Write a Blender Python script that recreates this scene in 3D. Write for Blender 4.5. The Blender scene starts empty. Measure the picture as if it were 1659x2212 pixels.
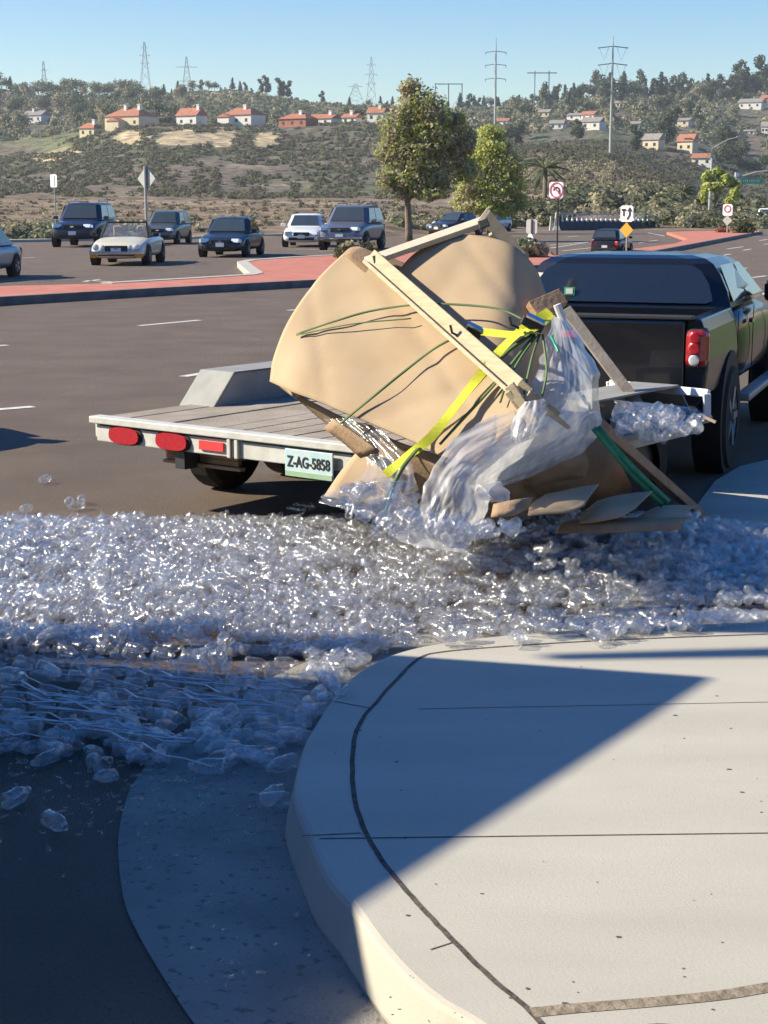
import bpy, math, random
import numpy as np
from mathutils import Vector, Matrix

# ------------------------------------------------------------------ camera
F = 3500.0; CXP = 829.5; CYP = 1106.0; HOR = 440.0; H = 1.97
PITCH = math.atan((CYP - HOR) / F)
sc = bpy.context.scene
cam_d = bpy.data.cameras.new('camera'); cam = bpy.data.objects.new('camera', cam_d)
sc.collection.objects.link(cam); sc.camera = cam
cam.location = (0, 0, H); cam.rotation_euler = (math.pi/2 - PITCH, 0, 0)
cam_d.sensor_fit = 'VERTICAL'; cam_d.sensor_height = 36.0; cam_d.lens = F/2212.0*36.0
cam_d.clip_start = 0.05; cam_d.clip_end = 12000
cp, sp = math.cos(PITCH), math.sin(PITCH)
def ray(px, py):
    cx = (px-CXP)/F; cy = (CYP-py)/F
    return Vector((cx, cp + cy*sp, -sp + cy*cp))
def P(px, py, z=0.0):
    d = ray(px, py); t = (z-H)/d.z
    return Vector((d.x*t, d.y*t, z))
def PY(px, py, Y):
    d = ray(px, py); t = Y/d.y
    return Vector((d.x*t, Y, H + d.z*t))
def proj(x, y, z):
    zz = z-H; dep = y*cp - zz*sp; up = y*sp + zz*cp
    return CXP + F*x/dep, CYP - F*up/dep

# ------------------------------------------------------------------ light
A_ = P(840, 1415, .15); T_ = P(1540, 1465, .15); B_ = P(880, 1890, .15)
SD = (A_-T_); SD.z = 0; SD.normalize()
S2 = Vector((1, -.045, 0)).normalized()
EL = math.radians(33)
w = bpy.data.worlds.new('World'); sc.world = w; w.use_nodes = True
nt = w.node_tree
sky = nt.nodes.new('ShaderNodeTexSky'); sky.sky_type = 'NISHITA'; sky.sun_disc = False
sky.sun_elevation = EL; sky.sun_rotation = math.atan2(-S2.x, -S2.y)
sky.altitude = 0; sky.air_density = 1.0; sky.dust_density = 0.3; sky.ozone_density = 2.2
bg = nt.nodes['Background']; bg.inputs['Strength'].default_value = 0.098
hsv = nt.nodes.new('ShaderNodeHueSaturation'); hsv.inputs['Saturation'].default_value = 1.5; hsv.inputs['Hue'].default_value = .511
nt.links.new(sky.outputs[0], hsv.inputs['Color']); nt.links.new(hsv.outputs[0], bg.inputs['Color'])
sun_d = bpy.data.lights.new('sun', 'SUN'); sun = bpy.data.objects.new('sun', sun_d)
sc.collection.objects.link(sun)
sun_d.energy = 5.0; sun_d.angle = math.radians(0.5); sun_d.color = (1.0, 0.895, 0.69)
LD = Vector((S2.x*math.cos(EL), S2.y*math.cos(EL), -math.sin(EL)))
sun.rotation_euler = LD.to_track_quat('-Z', 'Y').to_euler()
sc.view_settings.view_transform = 'Standard'; sc.view_settings.look = 'None'
sc.view_settings.exposure = 0.76; sc.view_settings.gamma = 1.0; sc.view_settings.use_curve_mapping = False
cy = sc.cycles
cy.use_adaptive_sampling = True; cy.adaptive_threshold = 0.02
cy.use_denoising = True
cy.max_bounces = 7; cy.diffuse_bounces = 2; cy.glossy_bounces = 3; cy.transmission_bounces = 4
cy.transparent_max_bounces = 64; cy.volume_bounces = 0
cy.sample_clamp_indirect = 6.0; cy.caustics_reflective = False; cy.caustics_refractive = False

# ------------------------------------------------------------------ helpers
C = sc.collection
R = random.Random(7)
NR = np.random.RandomState(5)

class MB:
    def __init__(s): s.v = []; s.f = []; s.m = []; s.mi = 0
    def add(s, vs, fs):
        o = len(s.v); s.v += [tuple(p) for p in vs]
        s.f += [tuple(i+o for i in f) for f in fs]; s.m += [s.mi]*len(fs)
        return s
    def box(s, c, d, M=None):
        x, y, z = d[0]/2, d[1]/2, d[2]/2
        vs = [Vector((a*x, b*y, e*z)) for a in (-1, 1) for b in (-1, 1) for e in (-1, 1)]
        if M is not None: vs = [M @ p for p in vs]
        c = Vector(c); vs = [p+c for p in vs]
        return s.add(vs, [(0,1,3,2),(4,6,7,5),(0,4,5,1),(2,3,7,6),(0,2,6,4),(1,5,7,3)])
    def beam(s, a, b, wd, th, up=(0,0,1), w2=None, t2=None):
        a = Vector(a); b = Vector(b); d = (b-a).normalized(); u = Vector(up)
        sd = d.cross(u).normalized(); u = sd.cross(d).normalized()
        w2 = wd if w2 is None else w2; t2 = th if t2 is None else t2
        vs = []
        for p, ww, tt in ((a, wd, th), (b, w2, t2)):
            for i, j in ((-1,-1), (1,-1), (1,1), (-1,1)): vs.append(p + sd*ww/2*i + u*tt/2*j)
        return s.add(vs, [(3,2,1,0),(4,5,6,7),(0,1,5,4),(1,2,6,5),(2,3,7,6),(3,0,4,7)])
    def tube(s, pts, r, n=8, cap=True):
        pts = [Vector(p) for p in pts]; rr = r if isinstance(r, (list, tuple)) else [r]*len(pts)
        vs = []; fs = []; ref = None
        for i, p in enumerate(pts):
            d = (pts[min(i+1, len(pts)-1)] - pts[max(i-1, 0)]).normalized()
            if ref is None:
                ref = Vector((0,0,1)) if abs(d.z) < .9 else Vector((1,0,0))
            x = d.cross(ref).normalized(); y = x.cross(d).normalized(); ref = y
            for k in range(n):
                a = 2*math.pi*k/n; vs.append(p + x*math.cos(a)*rr[i] + y*math.sin(a)*rr[i])
        for i in range(len(pts)-1):
            for k in range(n):
                fs.append((i*n+k, i*n+(k+1) % n, (i+1)*n+(k+1) % n, (i+1)*n+k))
        if cap: fs += [tuple(range(n))[::-1], tuple(range((len(pts)-1)*n, len(pts)*n))]
        return s.add(vs, fs)
    def lathe(s, prof, n=16, M=None):
        vs = []; fs = []
        for (r, z) in prof:
            for k in range(n):
                a = 2*math.pi*k/n; p = Vector((r*math.cos(a), r*math.sin(a), z))
                vs.append(M @ p if M is not None else p)
        for i in range(len(prof)-1):
            for k in range(n):
                fs.append((i*n+k, i*n+(k+1) % n, (i+1)*n+(k+1) % n, (i+1)*n+k))
        return s.add(vs, fs)
    def prism(s, poly, z0, z1, bat=None):
        n = len(poly); vs = [(p[0], p[1], z0) for p in (bat or poly)] + [(p[0], p[1], z1) for p in poly]
        fs = [tuple(range(n, 2*n)), tuple(range(n))[::-1]]
        fs += [(i, (i+1) % n, (i+1) % n + n, i+n) for i in range(n)]
        return s.add(vs, fs)
    def flat(s, poly, z=None):
        vs = [(p[0], p[1], z if z is not None else p[2]) for p in poly]
        return s.add(vs, [tuple(range(len(vs)))])
    def slab(s, pts, nrm, th):          # planar-ish polygon with thickness
        n = len(pts); nv = Vector(nrm).normalized()*th
        vs = [Vector(p) for p in pts]; vs = vs + [p-nv for p in vs]
        fs = [tuple(range(n)), tuple(range(n, 2*n))[::-1]] + [(i, i+n, (i+1) % n+n, (i+1) % n) for i in range(n)]
        return s.add(vs, fs)
    def grid(s, G):
        a = len(G); b = len(G[0]); vs = [p for row in G for p in row]
        return s.add(vs, [(i*b+j, i*b+j+1, (i+1)*b+j+1, (i+1)*b+j) for i in range(a-1) for j in range(b-1)])
    def loft(s, secs):
        n = len(secs[0]); vs = [p for q in secs for p in q]
        fs = [(i*n+k, i*n+(k+1) % n, (i+1)*n+(k+1) % n, (i+1)*n+k) for i in range(len(secs)-1) for k in range(n)]
        fs += [tuple(range(n))[::-1], tuple(range((len(secs)-1)*n, len(secs)*n))]
        return s.add(vs, fs)
    def mesh(s, name, mats, origin=None, smooth=False):
        me = bpy.data.meshes.new(name)
        vs = s.v
        if origin is not None: vs = [(p[0]-origin[0], p[1]-origin[1], p[2]-origin[2]) for p in vs]
        me.from_pydata(vs, [], s.f)
        for m_ in (mats if isinstance(mats, (list, tuple)) else [mats]): me.materials.append(m_)
        if any(s.m): me.polygons.foreach_set('material_index', s.m)
        if smooth: me.polygons.foreach_set('use_smooth', [True]*len(me.polygons))
        me.update(); return me
    def build(s, name, mats, parent=None, origin=None, smooth=False, bevel=0, solid=0, sub=0, loc=None):
        o = bpy.data.objects.new(name, s.mesh(name, mats, origin, smooth)); C.objects.link(o)
        if parent is not None: o.parent = parent
        if loc is not None: o.location = loc
        if solid:
            m_ = o.modifiers.new('solid', 'SOLIDIFY'); m_.thickness = solid; m_.offset = 0
        if bevel:
            m_ = o.modifiers.new('bevel', 'BEVEL'); m_.width = bevel; m_.segments = 2; m_.limit_method = 'ANGLE'; m_.angle_limit = .6
        if sub:
            m_ = o.modifiers.new('sub', 'SUBSURF'); m_.levels = sub; m_.render_levels = sub
        return o

def tag(o, label, cat, group=None, kind=None):
    if label: o['label'] = label
    if cat: o['category'] = cat
    if group: o['group'] = group
    if kind: o['kind'] = kind
    return o
def thing(name, label, cat, loc=(0,0,0), rz=0, group=None, scale=1):
    o = bpy.data.objects.new(name, None); C.objects.link(o); o.empty_display_size = .2
    o.location = loc; o.rotation_euler = (0, 0, rz); o.scale = (scale,)*3
    return tag(o, label, cat, group)
def copy_tree(o, parent=None):
    c = o.copy(); C.objects.link(c); c.parent = parent
    for ch in list(o.children): copy_tree(ch, c)
    return c

def mat(name, col, rough=.6, metal=0., col2=None, scale=5., bump=0., bscale=40., coat=0., spec=.5, detail=4., ramp=(.35,.65), stretch=None, col3=None, scale3=60.):
    m = bpy.data.materials.new(name); m.use_nodes = True; n = m.node_tree; b = n.nodes['Principled BSDF']
    b.inputs['Base Color'].default_value = (*col, 1); b.inputs['Roughness'].default_value = rough
    b.inputs['Metallic'].default_value = metal; b.inputs['Coat Weight'].default_value = coat
    b.inputs['Specular IOR Level'].default_value = spec
    tc = n.nodes.new('ShaderNodeTexCoord'); mp = n.nodes.new('ShaderNodeMapping'); n.links.new(tc.outputs['Object'], mp.inputs[0])
    if stretch: mp.inputs['Scale'].default_value = stretch
    last = None
    if col2:
        no = n.nodes.new('ShaderNodeTexNoise'); no.inputs['Scale'].default_value = scale; no.inputs['Detail'].default_value = detail
        n.links.new(mp.outputs[0], no.inputs[0])
        cr = n.nodes.new('ShaderNodeValToRGB'); cr.color_ramp.elements[0].position = ramp[0]; cr.color_ramp.elements[1].position = ramp[1]
        cr.color_ramp.elements[0].color = (*col, 1); cr.color_ramp.elements[1].color = (*col2, 1)
        n.links.new(no.outputs[0], cr.inputs[0]); last = cr.outputs[0]
        if col3:
            n2 = n.nodes.new('ShaderNodeTexNoise'); n2.inputs['Scale'].default_value = scale3; n2.inputs['Detail'].default_value = 2
            n.links.new(mp.outputs[0], n2.inputs[0])
            c2 = n.nodes.new('ShaderNodeValToRGB'); c2.color_ramp.elements[0].position = .60; c2.color_ramp.elements[1].position = .68
            mx = n.nodes.new('ShaderNodeMix'); mx.data_type = 'RGBA'
            n.links.new(n2.outputs[0], c2.inputs[0]); n.links.new(c2.outputs[0], mx.inputs[0])
            n.links.new(last, mx.inputs[6]); mx.inputs[7].default_value = (*col3, 1); last = mx.outputs[2]
        n.links.new(last, b.inputs['Base Color'])
    if bump:
        nb = n.nodes.new('ShaderNodeTexNoise'); nb.inputs['Scale'].default_value = bscale; nb.inputs['Detail'].default_value = 3
        n.links.new(mp.outputs[0], nb.inputs[0]); bp = n.nodes.new('ShaderNodeBump'); bp.inputs['Strength'].default_value = bump
        bp.inputs['Distance'].default_value = .02
        n.links.new(nb.outputs[0], bp.inputs['Height']); n.links.new(bp.outputs[0], b.inputs['Normal'])
    return m

def film_mat(name, a0, a1, scale, stretch=(1,1,1), white=(.9,.92,.95), gl=.35, rough=.12, trl=.5):
    m = bpy.data.materials.new(name); m.use_nodes = True; n = m.node_tree; n.nodes.remove(n.nodes['Principled BSDF'])
    out = n.nodes['Material Output']
    tr = n.nodes.new('ShaderNodeBsdfTransparent'); tr.inputs[0].default_value = (1,1,1,1)
    df = n.nodes.new('ShaderNodeBsdfDiffuse'); df.inputs[0].default_value = (*white, 1)
    tl = n.nodes.new('ShaderNodeBsdfTranslucent'); tl.inputs[0].default_value = (*white, 1)
    g = n.nodes.new('ShaderNodeBsdfGlossy'); g.inputs['Roughness'].default_value = rough; g.inputs[0].default_value = (1,1,1,1)
    m1 = n.nodes.new('ShaderNodeMixShader'); m1.inputs[0].default_value = trl; n.links.new(df.outputs[0], m1.inputs[1]); n.links.new(tl.outputs[0], m1.inputs[2])
    tc = n.nodes.new('ShaderNodeTexCoord'); mp = n.nodes.new('ShaderNodeMapping'); mp.inputs['Scale'].default_value = stretch
    n.links.new(tc.outputs['Object'], mp.inputs[0])
    no = n.nodes.new('ShaderNodeTexNoise'); no.inputs['Scale'].default_value = scale; no.inputs['Detail'].default_value = 5
    n.links.new(mp.outputs[0], no.inputs[0])
    mr = n.nodes.new('ShaderNodeMapRange'); mr.inputs[1].default_value = .3; mr.inputs[2].default_value = .7; mr.inputs[3].default_value = a0; mr.inputs[4].default_value = a1
    n.links.new(no.outputs[0], mr.inputs[0])
    m2 = n.nodes.new('ShaderNodeMixShader'); n.links.new(mr.outputs[0], m2.inputs[0]); n.links.new(tr.outputs[0], m2.inputs[1]); n.links.new(m1.outputs[0], m2.inputs[2])
    lw = n.nodes.new('ShaderNodeLayerWeight'); lw.inputs[0].default_value = .5
    pw = n.nodes.new('ShaderNodeMath'); pw.operation = 'POWER'; pw.inputs[1].default_value = 4.; n.links.new(lw.outputs['Facing'], pw.inputs[0])
    bp = n.nodes.new('ShaderNodeBump'); bp.inputs['Strength'].default_value = .5; bp.inputs['Distance'].default_value = .02
    n.links.new(no.outputs[0], bp.inputs['Height']); n.links.new(bp.outputs[0], g.inputs['Normal'])
    ml = n.nodes.new('ShaderNodeMath'); ml.operation = 'MULTIPLY_ADD'; ml.inputs[1].default_value = .6; ml.inputs[2].default_value = gl*.2
    n.links.new(pw.outputs[0], ml.inputs[0])
    m3 = n.nodes.new('ShaderNodeMixShader'); n.links.new(ml.outputs[0], m3.inputs[0]); n.links.new(m2.outputs[0], m3.inputs[1]); n.links.new(g.outputs[0], m3.inputs[2])
    n.links.new(m3.outputs[0], out.inputs[0])
    return m

def vcol_mat(name, rough=.9, nscale=.25, amt=.5, bump=.6):
    m = bpy.data.materials.new(name); m.use_nodes = True; n = m.node_tree; b = n.nodes['Principled BSDF']
    b.inputs['Roughness'].default_value = rough; b.inputs['Specular IOR Level'].default_value = .1
    at = n.nodes.new('ShaderNodeAttribute'); at.attribute_name = 'Col'
    no = n.nodes.new('ShaderNodeTexNoise'); no.inputs['Scale'].default_value = nscale; no.inputs['Detail'].default_value = 6
    tc = n.nodes.new('ShaderNodeTexCoord'); n.links.new(tc.outputs['Object'], no.inputs[0])
    mr = n.nodes.new('ShaderNodeMapRange'); mr.inputs[1].default_value = .3; mr.inputs[2].default_value = .7; mr.inputs[3].default_value = 1-amt; mr.inputs[4].default_value = 1+amt
    n.links.new(no.outputs[0], mr.inputs[0])
    vm = n.nodes.new('ShaderNodeVectorMath'); vm.operation = 'SCALE'; n.links.new(at.outputs[0], vm.inputs[0]); n.links.new(mr.outputs[0], vm.inputs['Scale'])
    n.links.new(vm.outputs[0], b.inputs['Base Color'])
    bp = n.nodes.new('ShaderNodeBump'); bp.inputs['Strength'].default_value = bump; bp.inputs['Distance'].default_value = 1.5
    n.links.new(no.outputs[0], bp.inputs['Height']); n.links.new(bp.outputs[0], b.inputs['Normal'])
    return m

# ------------------------------------------------------------------ materials
M = {}
M['asphalt'] = mat('asphalt', (.128,.094,.070), .85, col2=(.178,.134,.102), scale=1.1, bump=.7, bscale=180, detail=8, ramp=(.3,.7), col3=(.085,.065,.052), scale3=90)
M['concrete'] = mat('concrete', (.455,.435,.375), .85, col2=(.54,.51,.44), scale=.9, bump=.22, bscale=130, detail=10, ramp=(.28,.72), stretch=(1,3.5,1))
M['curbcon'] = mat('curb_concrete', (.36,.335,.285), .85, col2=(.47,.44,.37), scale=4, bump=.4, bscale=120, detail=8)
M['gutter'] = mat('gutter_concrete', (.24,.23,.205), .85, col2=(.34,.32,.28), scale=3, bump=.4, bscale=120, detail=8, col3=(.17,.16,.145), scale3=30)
M['joint'] = mat('joint_dirt', (.07,.06,.05), .95, col2=(.13,.11,.09), scale=30, bump=.5)
M['wjoint'] = mat('joint_sand', (.22,.18,.13), .95, col2=(.33,.27,.2), scale=25, bump=.5)
M['line'] = mat('road_paint', (.72,.70,.66), .7, col2=(.52,.49,.45), scale=14, ramp=(.45,.75))
M['brick'] = mat('stamped_red_concrete', (.47,.155,.105), .85, col2=(.54,.21,.15), scale=2.0, bump=.4, bscale=30)
M['mcurb'] = mat('median_curb', (.14,.13,.125), .85, col2=(.22,.20,.185), scale=3)
M['cardboard'] = mat('cardboard', (.475,.35,.225), .9, col2=(.53,.41,.275), scale=3.0, bump=.04, bscale=60, spec=.15, detail=8)
M['cardboard_d'] = mat('brown_cardboard', (.34,.235,.15), .85, col2=(.44,.31,.20), scale=5, bump=.2, bscale=60, spec=.15)
M['pine'] = mat('pale_pine_wood', (.66,.56,.38), .7, col2=(.56,.45,.29), scale=9, bump=.2, bscale=40, stretch=(1,1,6), spec=.2)
M['oldwood'] = mat('grey_deck_wood', (.30,.255,.21), .85, col2=(.40,.35,.29), scale=3.5, bump=.3, bscale=50, detail=8, spec=.15)
M['brownwood'] = mat('brown_wood', (.50,.32,.18), .75, col2=(.38,.24,.14), scale=12, bump=.2)
M['greywood'] = mat('grey_wood', (.25,.22,.19), .8, col2=(.33,.29,.25), scale=9, bump=.2)
M['wht'] = mat('white_painted_steel', (.66,.66,.62), .5, col2=(.56,.55,.50), scale=12, detail=8, bump=.05)
M['galv'] = mat('galvanised_steel', (.42,.44,.44), .45, .6, col2=(.34,.35,.35), scale=10)
M['dksteel'] = mat('dark_steel', (.05,.05,.055), .5, .3)
M['rubber'] = mat('rubber', (.022,.021,.02), .8, bump=.3, bscale=60)
M['rim'] = mat('alloy_rim', (.45,.46,.48), .35, .8)
M['black'] = mat('black_trim', (.015,.015,.017), .6)
M['red'] = mat('red_lens', (.50,.015,.03), .25, coat=.5, col2=(.38,.01,.02), scale=60)
M['redglow'] = mat('bright_red_lens', (.42,.018,.022), .2, coat=.6, col2=(.30,.01,.015), scale=30)
M['redrefl'] = mat('red_reflector', (.72,.06,.06), .4)
M['amber'] = mat('amber_lens', (.7,.3,.03), .3)
M['lens'] = mat('clear_lens', (.75,.78,.80), .12, .3, coat=1)
M['chrome'] = mat('chrome', (.8,.8,.82), .15, 1.)
M['glass'] = mat('tinted_glass', (.018,.022,.028), .06, coat=1., spec=.6)
M['glass2'] = mat('car_glass', (.05,.065,.075), .08, coat=.6)
M['truckpaint'] = mat('black_blue_paint', (.010,.012,.018), .22, .0, coat=.35)
M['plate'] = mat('white_plate', (.75,.76,.78), .5)
M['plateblue'] = mat('plate_blue', (.46,.66,.74), .5, col2=(.60,.72,.74), scale=12)
M['plategreen'] = mat('plate_green', (.30,.48,.27), .5, col2=(.36,.50,.36), scale=14)
M['yellow'] = mat('yellow_webbing', (.74,.76,.04), .7, col2=(.66,.68,.05), scale=60, bump=.2, bscale=300)
M['green'] = mat('green_strapping', (.10,.17,.055), .5)
M['green2'] = mat('bright_green_strapping', (.03,.28,.15), .4, col2=(.05,.36,.22), scale=20)
M['signw'] = mat('white_sign', (.85,.86,.86), .5)
M['signg'] = mat('grey_sign_back', (.50,.51,.49), .45, .3, col2=(.44,.45,.43), scale=6)
M['signo'] = mat('orange_sign', (.90,.38,.03), .5)
M['signgr'] = mat('green_sign', (.10,.42,.20), .5)
M['signp'] = mat('red_mark', (.40,.08,.16), .5)
M['mblack'] = mat('sign_black', (.02,.02,.02), .6)
M['pole'] = mat('pole_steel', (.40,.39,.37), .6, .2)
M['pylon'] = mat('pylon_steel', (.17,.185,.20), .7, .1)
M['pylonl'] = mat('pale_pole_steel', (.42,.42,.40), .6, .1)
M['stucco'] = mat('cream_stucco', (.80,.77,.70), .9, col2=(.72,.68,.60), scale=.3)
M['stuccoy'] = mat('yellow_stucco', (.72,.62,.42), .9, col2=(.66,.56,.38), scale=.3)
M['tile'] = mat('terracotta_tile', (.44,.17,.095), .85, col2=(.34,.13,.08), scale=1.0, bump=.5, bscale=3)
M['tilegrey'] = mat('grey_roof', (.22,.20,.19), .85, col2=(.30,.27,.25), scale=1.0)
M['win'] = mat('window_glass', (.04,.05,.06), .2)
M['bark'] = mat('bark', (.26,.20,.14), .95, col2=(.16,.12,.09), scale=4, bump=.5, bscale=12)
M['rail_d'] = mat('dark_barrier', (.05,.06,.085), .8, col2=(.075,.085,.11), scale=2)
def leaf(name, c1, c2, sc_=1.2):
    m = mat(name, c1, .7, col2=c2, scale=sc_, spec=.2, detail=3, ramp=(.38,.62)); n = m.node_tree
    b = n.nodes['Principled BSDF']; tl = n.nodes.new('ShaderNodeBsdfTranslucent'); mx = n.nodes.new('ShaderNodeMixShader'); mx.inputs[0].default_value = .35
    n.links.new(b.inputs['Base Color'].links[0].from_socket, tl.inputs[0]); n.links.new(b.outputs[0], mx.inputs[1]); n.links.new(tl.outputs[0], mx.inputs[2]); n.links.new(mx.outputs[0], n.nodes['Material Output'].inputs[0]); return m
M['leafA'] = leaf('olive_leaves', (.31,.33,.10), (.48,.50,.17), .9)
M['leafB'] = leaf('yellow_green_leaves', (.42,.45,.12), (.58,.61,.18), .9)
M['leafD'] = leaf('dark_leaves', (.065,.085,.045), (.13,.155,.075), .2)
M['leafG'] = leaf('grey_green_leaves', (.15,.17,.10), (.26,.28,.17), .25)
M['leafO'] = leaf('dry_olive_leaves', (.36,.32,.20), (.48,.42,.28), .3)
M['shrubG'] = leaf('grey_sage_leaves', (.125,.13,.08), (.19,.19,.12), .3)
M['shrubB'] = leaf('brown_brush', (.145,.115,.09), (.21,.17,.13), .3)
M['shrubO'] = leaf('olive_brush', (.12,.13,.07), (.19,.195,.11), .3)
M['redfl'] = leaf('red_blossom', (.45,.06,.04), (.30,.10,.06), .5)
M['grass'] = mat('green_grass', (.05,.085,.02), .9, col2=(.08,.11,.03), scale=2)
M['terrain'] = vcol_mat('hill_soil')
M['soil'] = mat('dry_soil', (.30,.235,.17), .95, col2=(.38,.30,.22), scale=.5)
M['film'] = film_mat('stretch_film', .30, .90, 8., (1.4,1.4,.45), gl=.35, rough=.3, trl=.45, white=(.96,.96,.98))
M['film2'] = film_mat('clear_plastic_sheet', .05, .30, 12., gl=.5, rough=.2)
M['pet'] = film_mat('clear_bottle_plastic', .015, .11, 25., gl=.5, rough=.09, trl=.5, white=(.93,.94,.96))
M['petk'] = film_mat('thick_bottle_plastic', .05, .30, 30., gl=.9, rough=.08, trl=.4, white=(.95,.97,1.))

def cr(a, b, c, d, t):
    return .5*((2*b)+(c-a)*t+(2*a-5*b+4*c-d)*t*t+(-a+3*b-3*c+d)*t*t*t)
def refine(G, k):
    """Catmull-Rom refine a control grid of Vectors"""
    def line(L):
        out = []
        E = [L[0]*2-L[1]] + list(L) + [L[-1]*2-L[-2]]
        for i in range(len(L)-1):
            for j in range(k): out.append(cr(E[i], E[i+1], E[i+2], E[i+3], j/k))
        out.append(L[-1].copy()); return out
    rows = [line(r) for r in G]
    cols = [line([rows[i][j] for i in range(len(rows))]) for j in range(len(rows[0]))]
    return [[cols[j][i] for j in range(len(cols))] for i in range(len(cols[0]))]
def curve(L, k=8):
    L = [Vector(p) for p in L]; E = [L[0]*2-L[1]] + L + [L[-1]*2-L[-2]]; out = []
    for i in range(len(L)-1):
        for j in range(k): out.append(cr(E[i], E[i+1], E[i+2], E[i+3], j/k))
    return out + [L[-1]]

def vnoise(x, y, seed=0, octs=4):
    x = np.asarray(x, float); y = np.asarray(y, float); tot = 0; a = 1.; s = 0
    for o in range(octs):
        xi = np.floor(x).astype(np.int64); yi = np.floor(y).astype(np.int64); xf = x-xi; yf = y-yi
        def h(i, j):
            n = (i*374761393 + j*668265263 + (seed+o)*1442695041) & 0x7fffffff
            n = ((n ^ (n >> 13))*1274126177) & 0x7fffffff
            return ((n ^ (n >> 16)) & 0xffff)/65535.
        u = xf*xf*(3-2*xf); v = yf*yf*(3-2*yf)
        val = (h(xi, yi)*(1-u)+h(xi+1, yi)*u)*(1-v)+(h(xi, yi+1)*(1-u)+h(xi+1, yi+1)*u)*v
        tot = tot + a*val; s += a; a *= .5; x = x*2.03+17.1; y = y*2.03+5.7
    return tot/s

# ------------------------------------------------------------------ terrain (hills)
KX = [-900, -400, 0, 110, 230, 330, 430, 520, 620, 740, 830, 960, 1100, 1200, 1300, 1400, 1500, 1600, 1700, 2100, 2700]
#      D : elevation row (image y seen from the photographer) per column
ROWS = {
 86:  None, 100: [506,506,506,506,506,506,506,506,505,503,502,500,500,500,500,500,500,500,500,500,500], 125: [480,480,480,478,476,478,476,476,474,474,474,478,492,490,488,489,492,494,494,494,494], 170: [442,442,442,441,440,444,446,446,446,446,447,460,463,458,458,458,467,472,478,480,480],
 92: [515,515,515,515,514,513,512,510,506,500,497,494,492,491,491,492,494,494,494,494,494],
 112: [492,492,492,490,490,490,488,488,486,484,484,486,486,484,484,484,486,486,486,488,488],
 150: [455,455,455,452,448,452,455,455,452,452,455,466,470,468,466,466,474,476,476,480,480],
 185: [434,434,434,433,434,436,438,438,436,436,440,455,460,452,450,452,462,468,468,472,472],
 230: [436,436,436,436,436,438,440,440,438,440,444,450,440,430,425,430,452,462,462,466,466],
 330: [430,430,432,430,428,428,430,430,430,430,432,425,385,355,350,385,430,452,455,458,458],
 400: [415,410,412,410,405,405,410,415,415,412,412,390,330,318,332,372,425,445,448,452,452],
 520: [385,375,375,370,350,330,325,330,335,335,330,325,318,318,328,365,405,425,430,430,430],
 620: [370,362,352,340,300,284,284,288,290,285,277,290,318,312,320,345,375,395,400,400,400],
 650: [365,358,345,328,284,277,278,281,279,272,266,283,315,305,312,332,355,375,380,380,380],
 700: [362,352,338,318,283,277,278,280,279,272,266,278,308,300,303,318,335,350,355,360,360],
 850: [290,290,285,282,276,272,272,270,268,262,258,262,275,265,262,268,275,290,295,300,300],
 1000:[235,235,232,235,232,230,228,224,230,238,240,245,240,232,228,226,228,232,232,235,235],
 1200:[200,195,188,208,204,212,196,196,216,232,236,240,242,218,210,208,205,204,204,200,200],
 1500:[215,210,205,225,222,228,215,215,232,245,250,252,255,232,225,222,220,218,218,215,215],
 2500:[300]*21, 5000:[420]*21}
Ds = sorted(ROWS)
def row_z(D):
    if ROWS[D] is None: return np.full(len(KX), -.03)
    y = np.array(ROWS[D], float); ang = np.arctan((CYP-y)/F) - PITCH
    return H + D*np.tan(ang)
ZT = np.array([row_z(D) for D in Ds])
KXa = np.array(KX, float)
FARC = [(-2600,70),(-200,78),(410,92),(600,98),(830,108),(1095,122),(1410,130),(1560,152),(1700,185),(1900,215),(2700,240)]
for j_, kx in enumerate(KX):
    dc = np.interp(kx, [a for a, b in FARC], [b for a, b in FARC])
    for i_, D_ in enumerate(Ds):
        if D_ < dc+2: ZT[i_, j_] = -.04
def terr(px, D):
    """terrain height for column px (array) and distance D (array)"""
    px = np.asarray(px, float); D = np.asarray(D, float)
    cols = np.array([np.interp(px, KXa, ZT[i]) for i in range(len(Ds))])   # (nD, n)
    lg = np.log(np.array(Ds)); l = np.log(np.clip(D, Ds[0], Ds[-1]))
    i = np.clip(np.searchsorted(lg, l, side='right')-1, 0, len(Ds)-2)
    t = (l-lg[i])/(lg[i+1]-lg[i])
    idx = np.arange(len(px))
    z = cols[i, idx]*(1-t)+cols[i+1, idx]*t
    x_ = (px-CXP)/F*D
    amp = np.clip((D-200)/400, 0, 1)
    rel = vnoise(x_/60, D/60, 3, 5)-.5
    gul = np.abs(vnoise(x_/28, D/70, 9, 4)-.5)
    return z + amp*(rel*5.0 - gul*4.5) + np.clip((D-95)/60, 0, 1)*(vnoise(x_/5, D/5, 4, 3)-.5)*.5
def TP(px, D):
    z = float(terr(np.array([px]), np.array([D]))[0]); return Vector(((px-CXP)/F*D, D, z))
na, nd = 520, 300
cols = np.concatenate([np.linspace(-2600, -100, 40), np.linspace(-90, 1750, na-80), np.linspace(1760, 4300, 40)])
dist = np.exp(np.linspace(math.log(86), math.log(5000), nd))
dist = np.sort(np.concatenate([dist, np.linspace(560, 720, 70)])); nd = len(dist)
PXg, Dg = np.meshgrid(cols, dist); na = len(cols)
Zg = terr(PXg.ravel(), Dg.ravel()).reshape(PXg.shape)
Xg = (PXg-CXP)/F*Dg
verts = np.stack([Xg, Dg, Zg], -1).reshape(-1, 3)
me = bpy.data.meshes.new('hills'); me.vertices.add(len(verts)); me.vertices.foreach_set('co', verts.ravel())
ii, jj = np.meshgrid(np.arange(nd-1), np.arange(na-1), indexing='ij')
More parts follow.
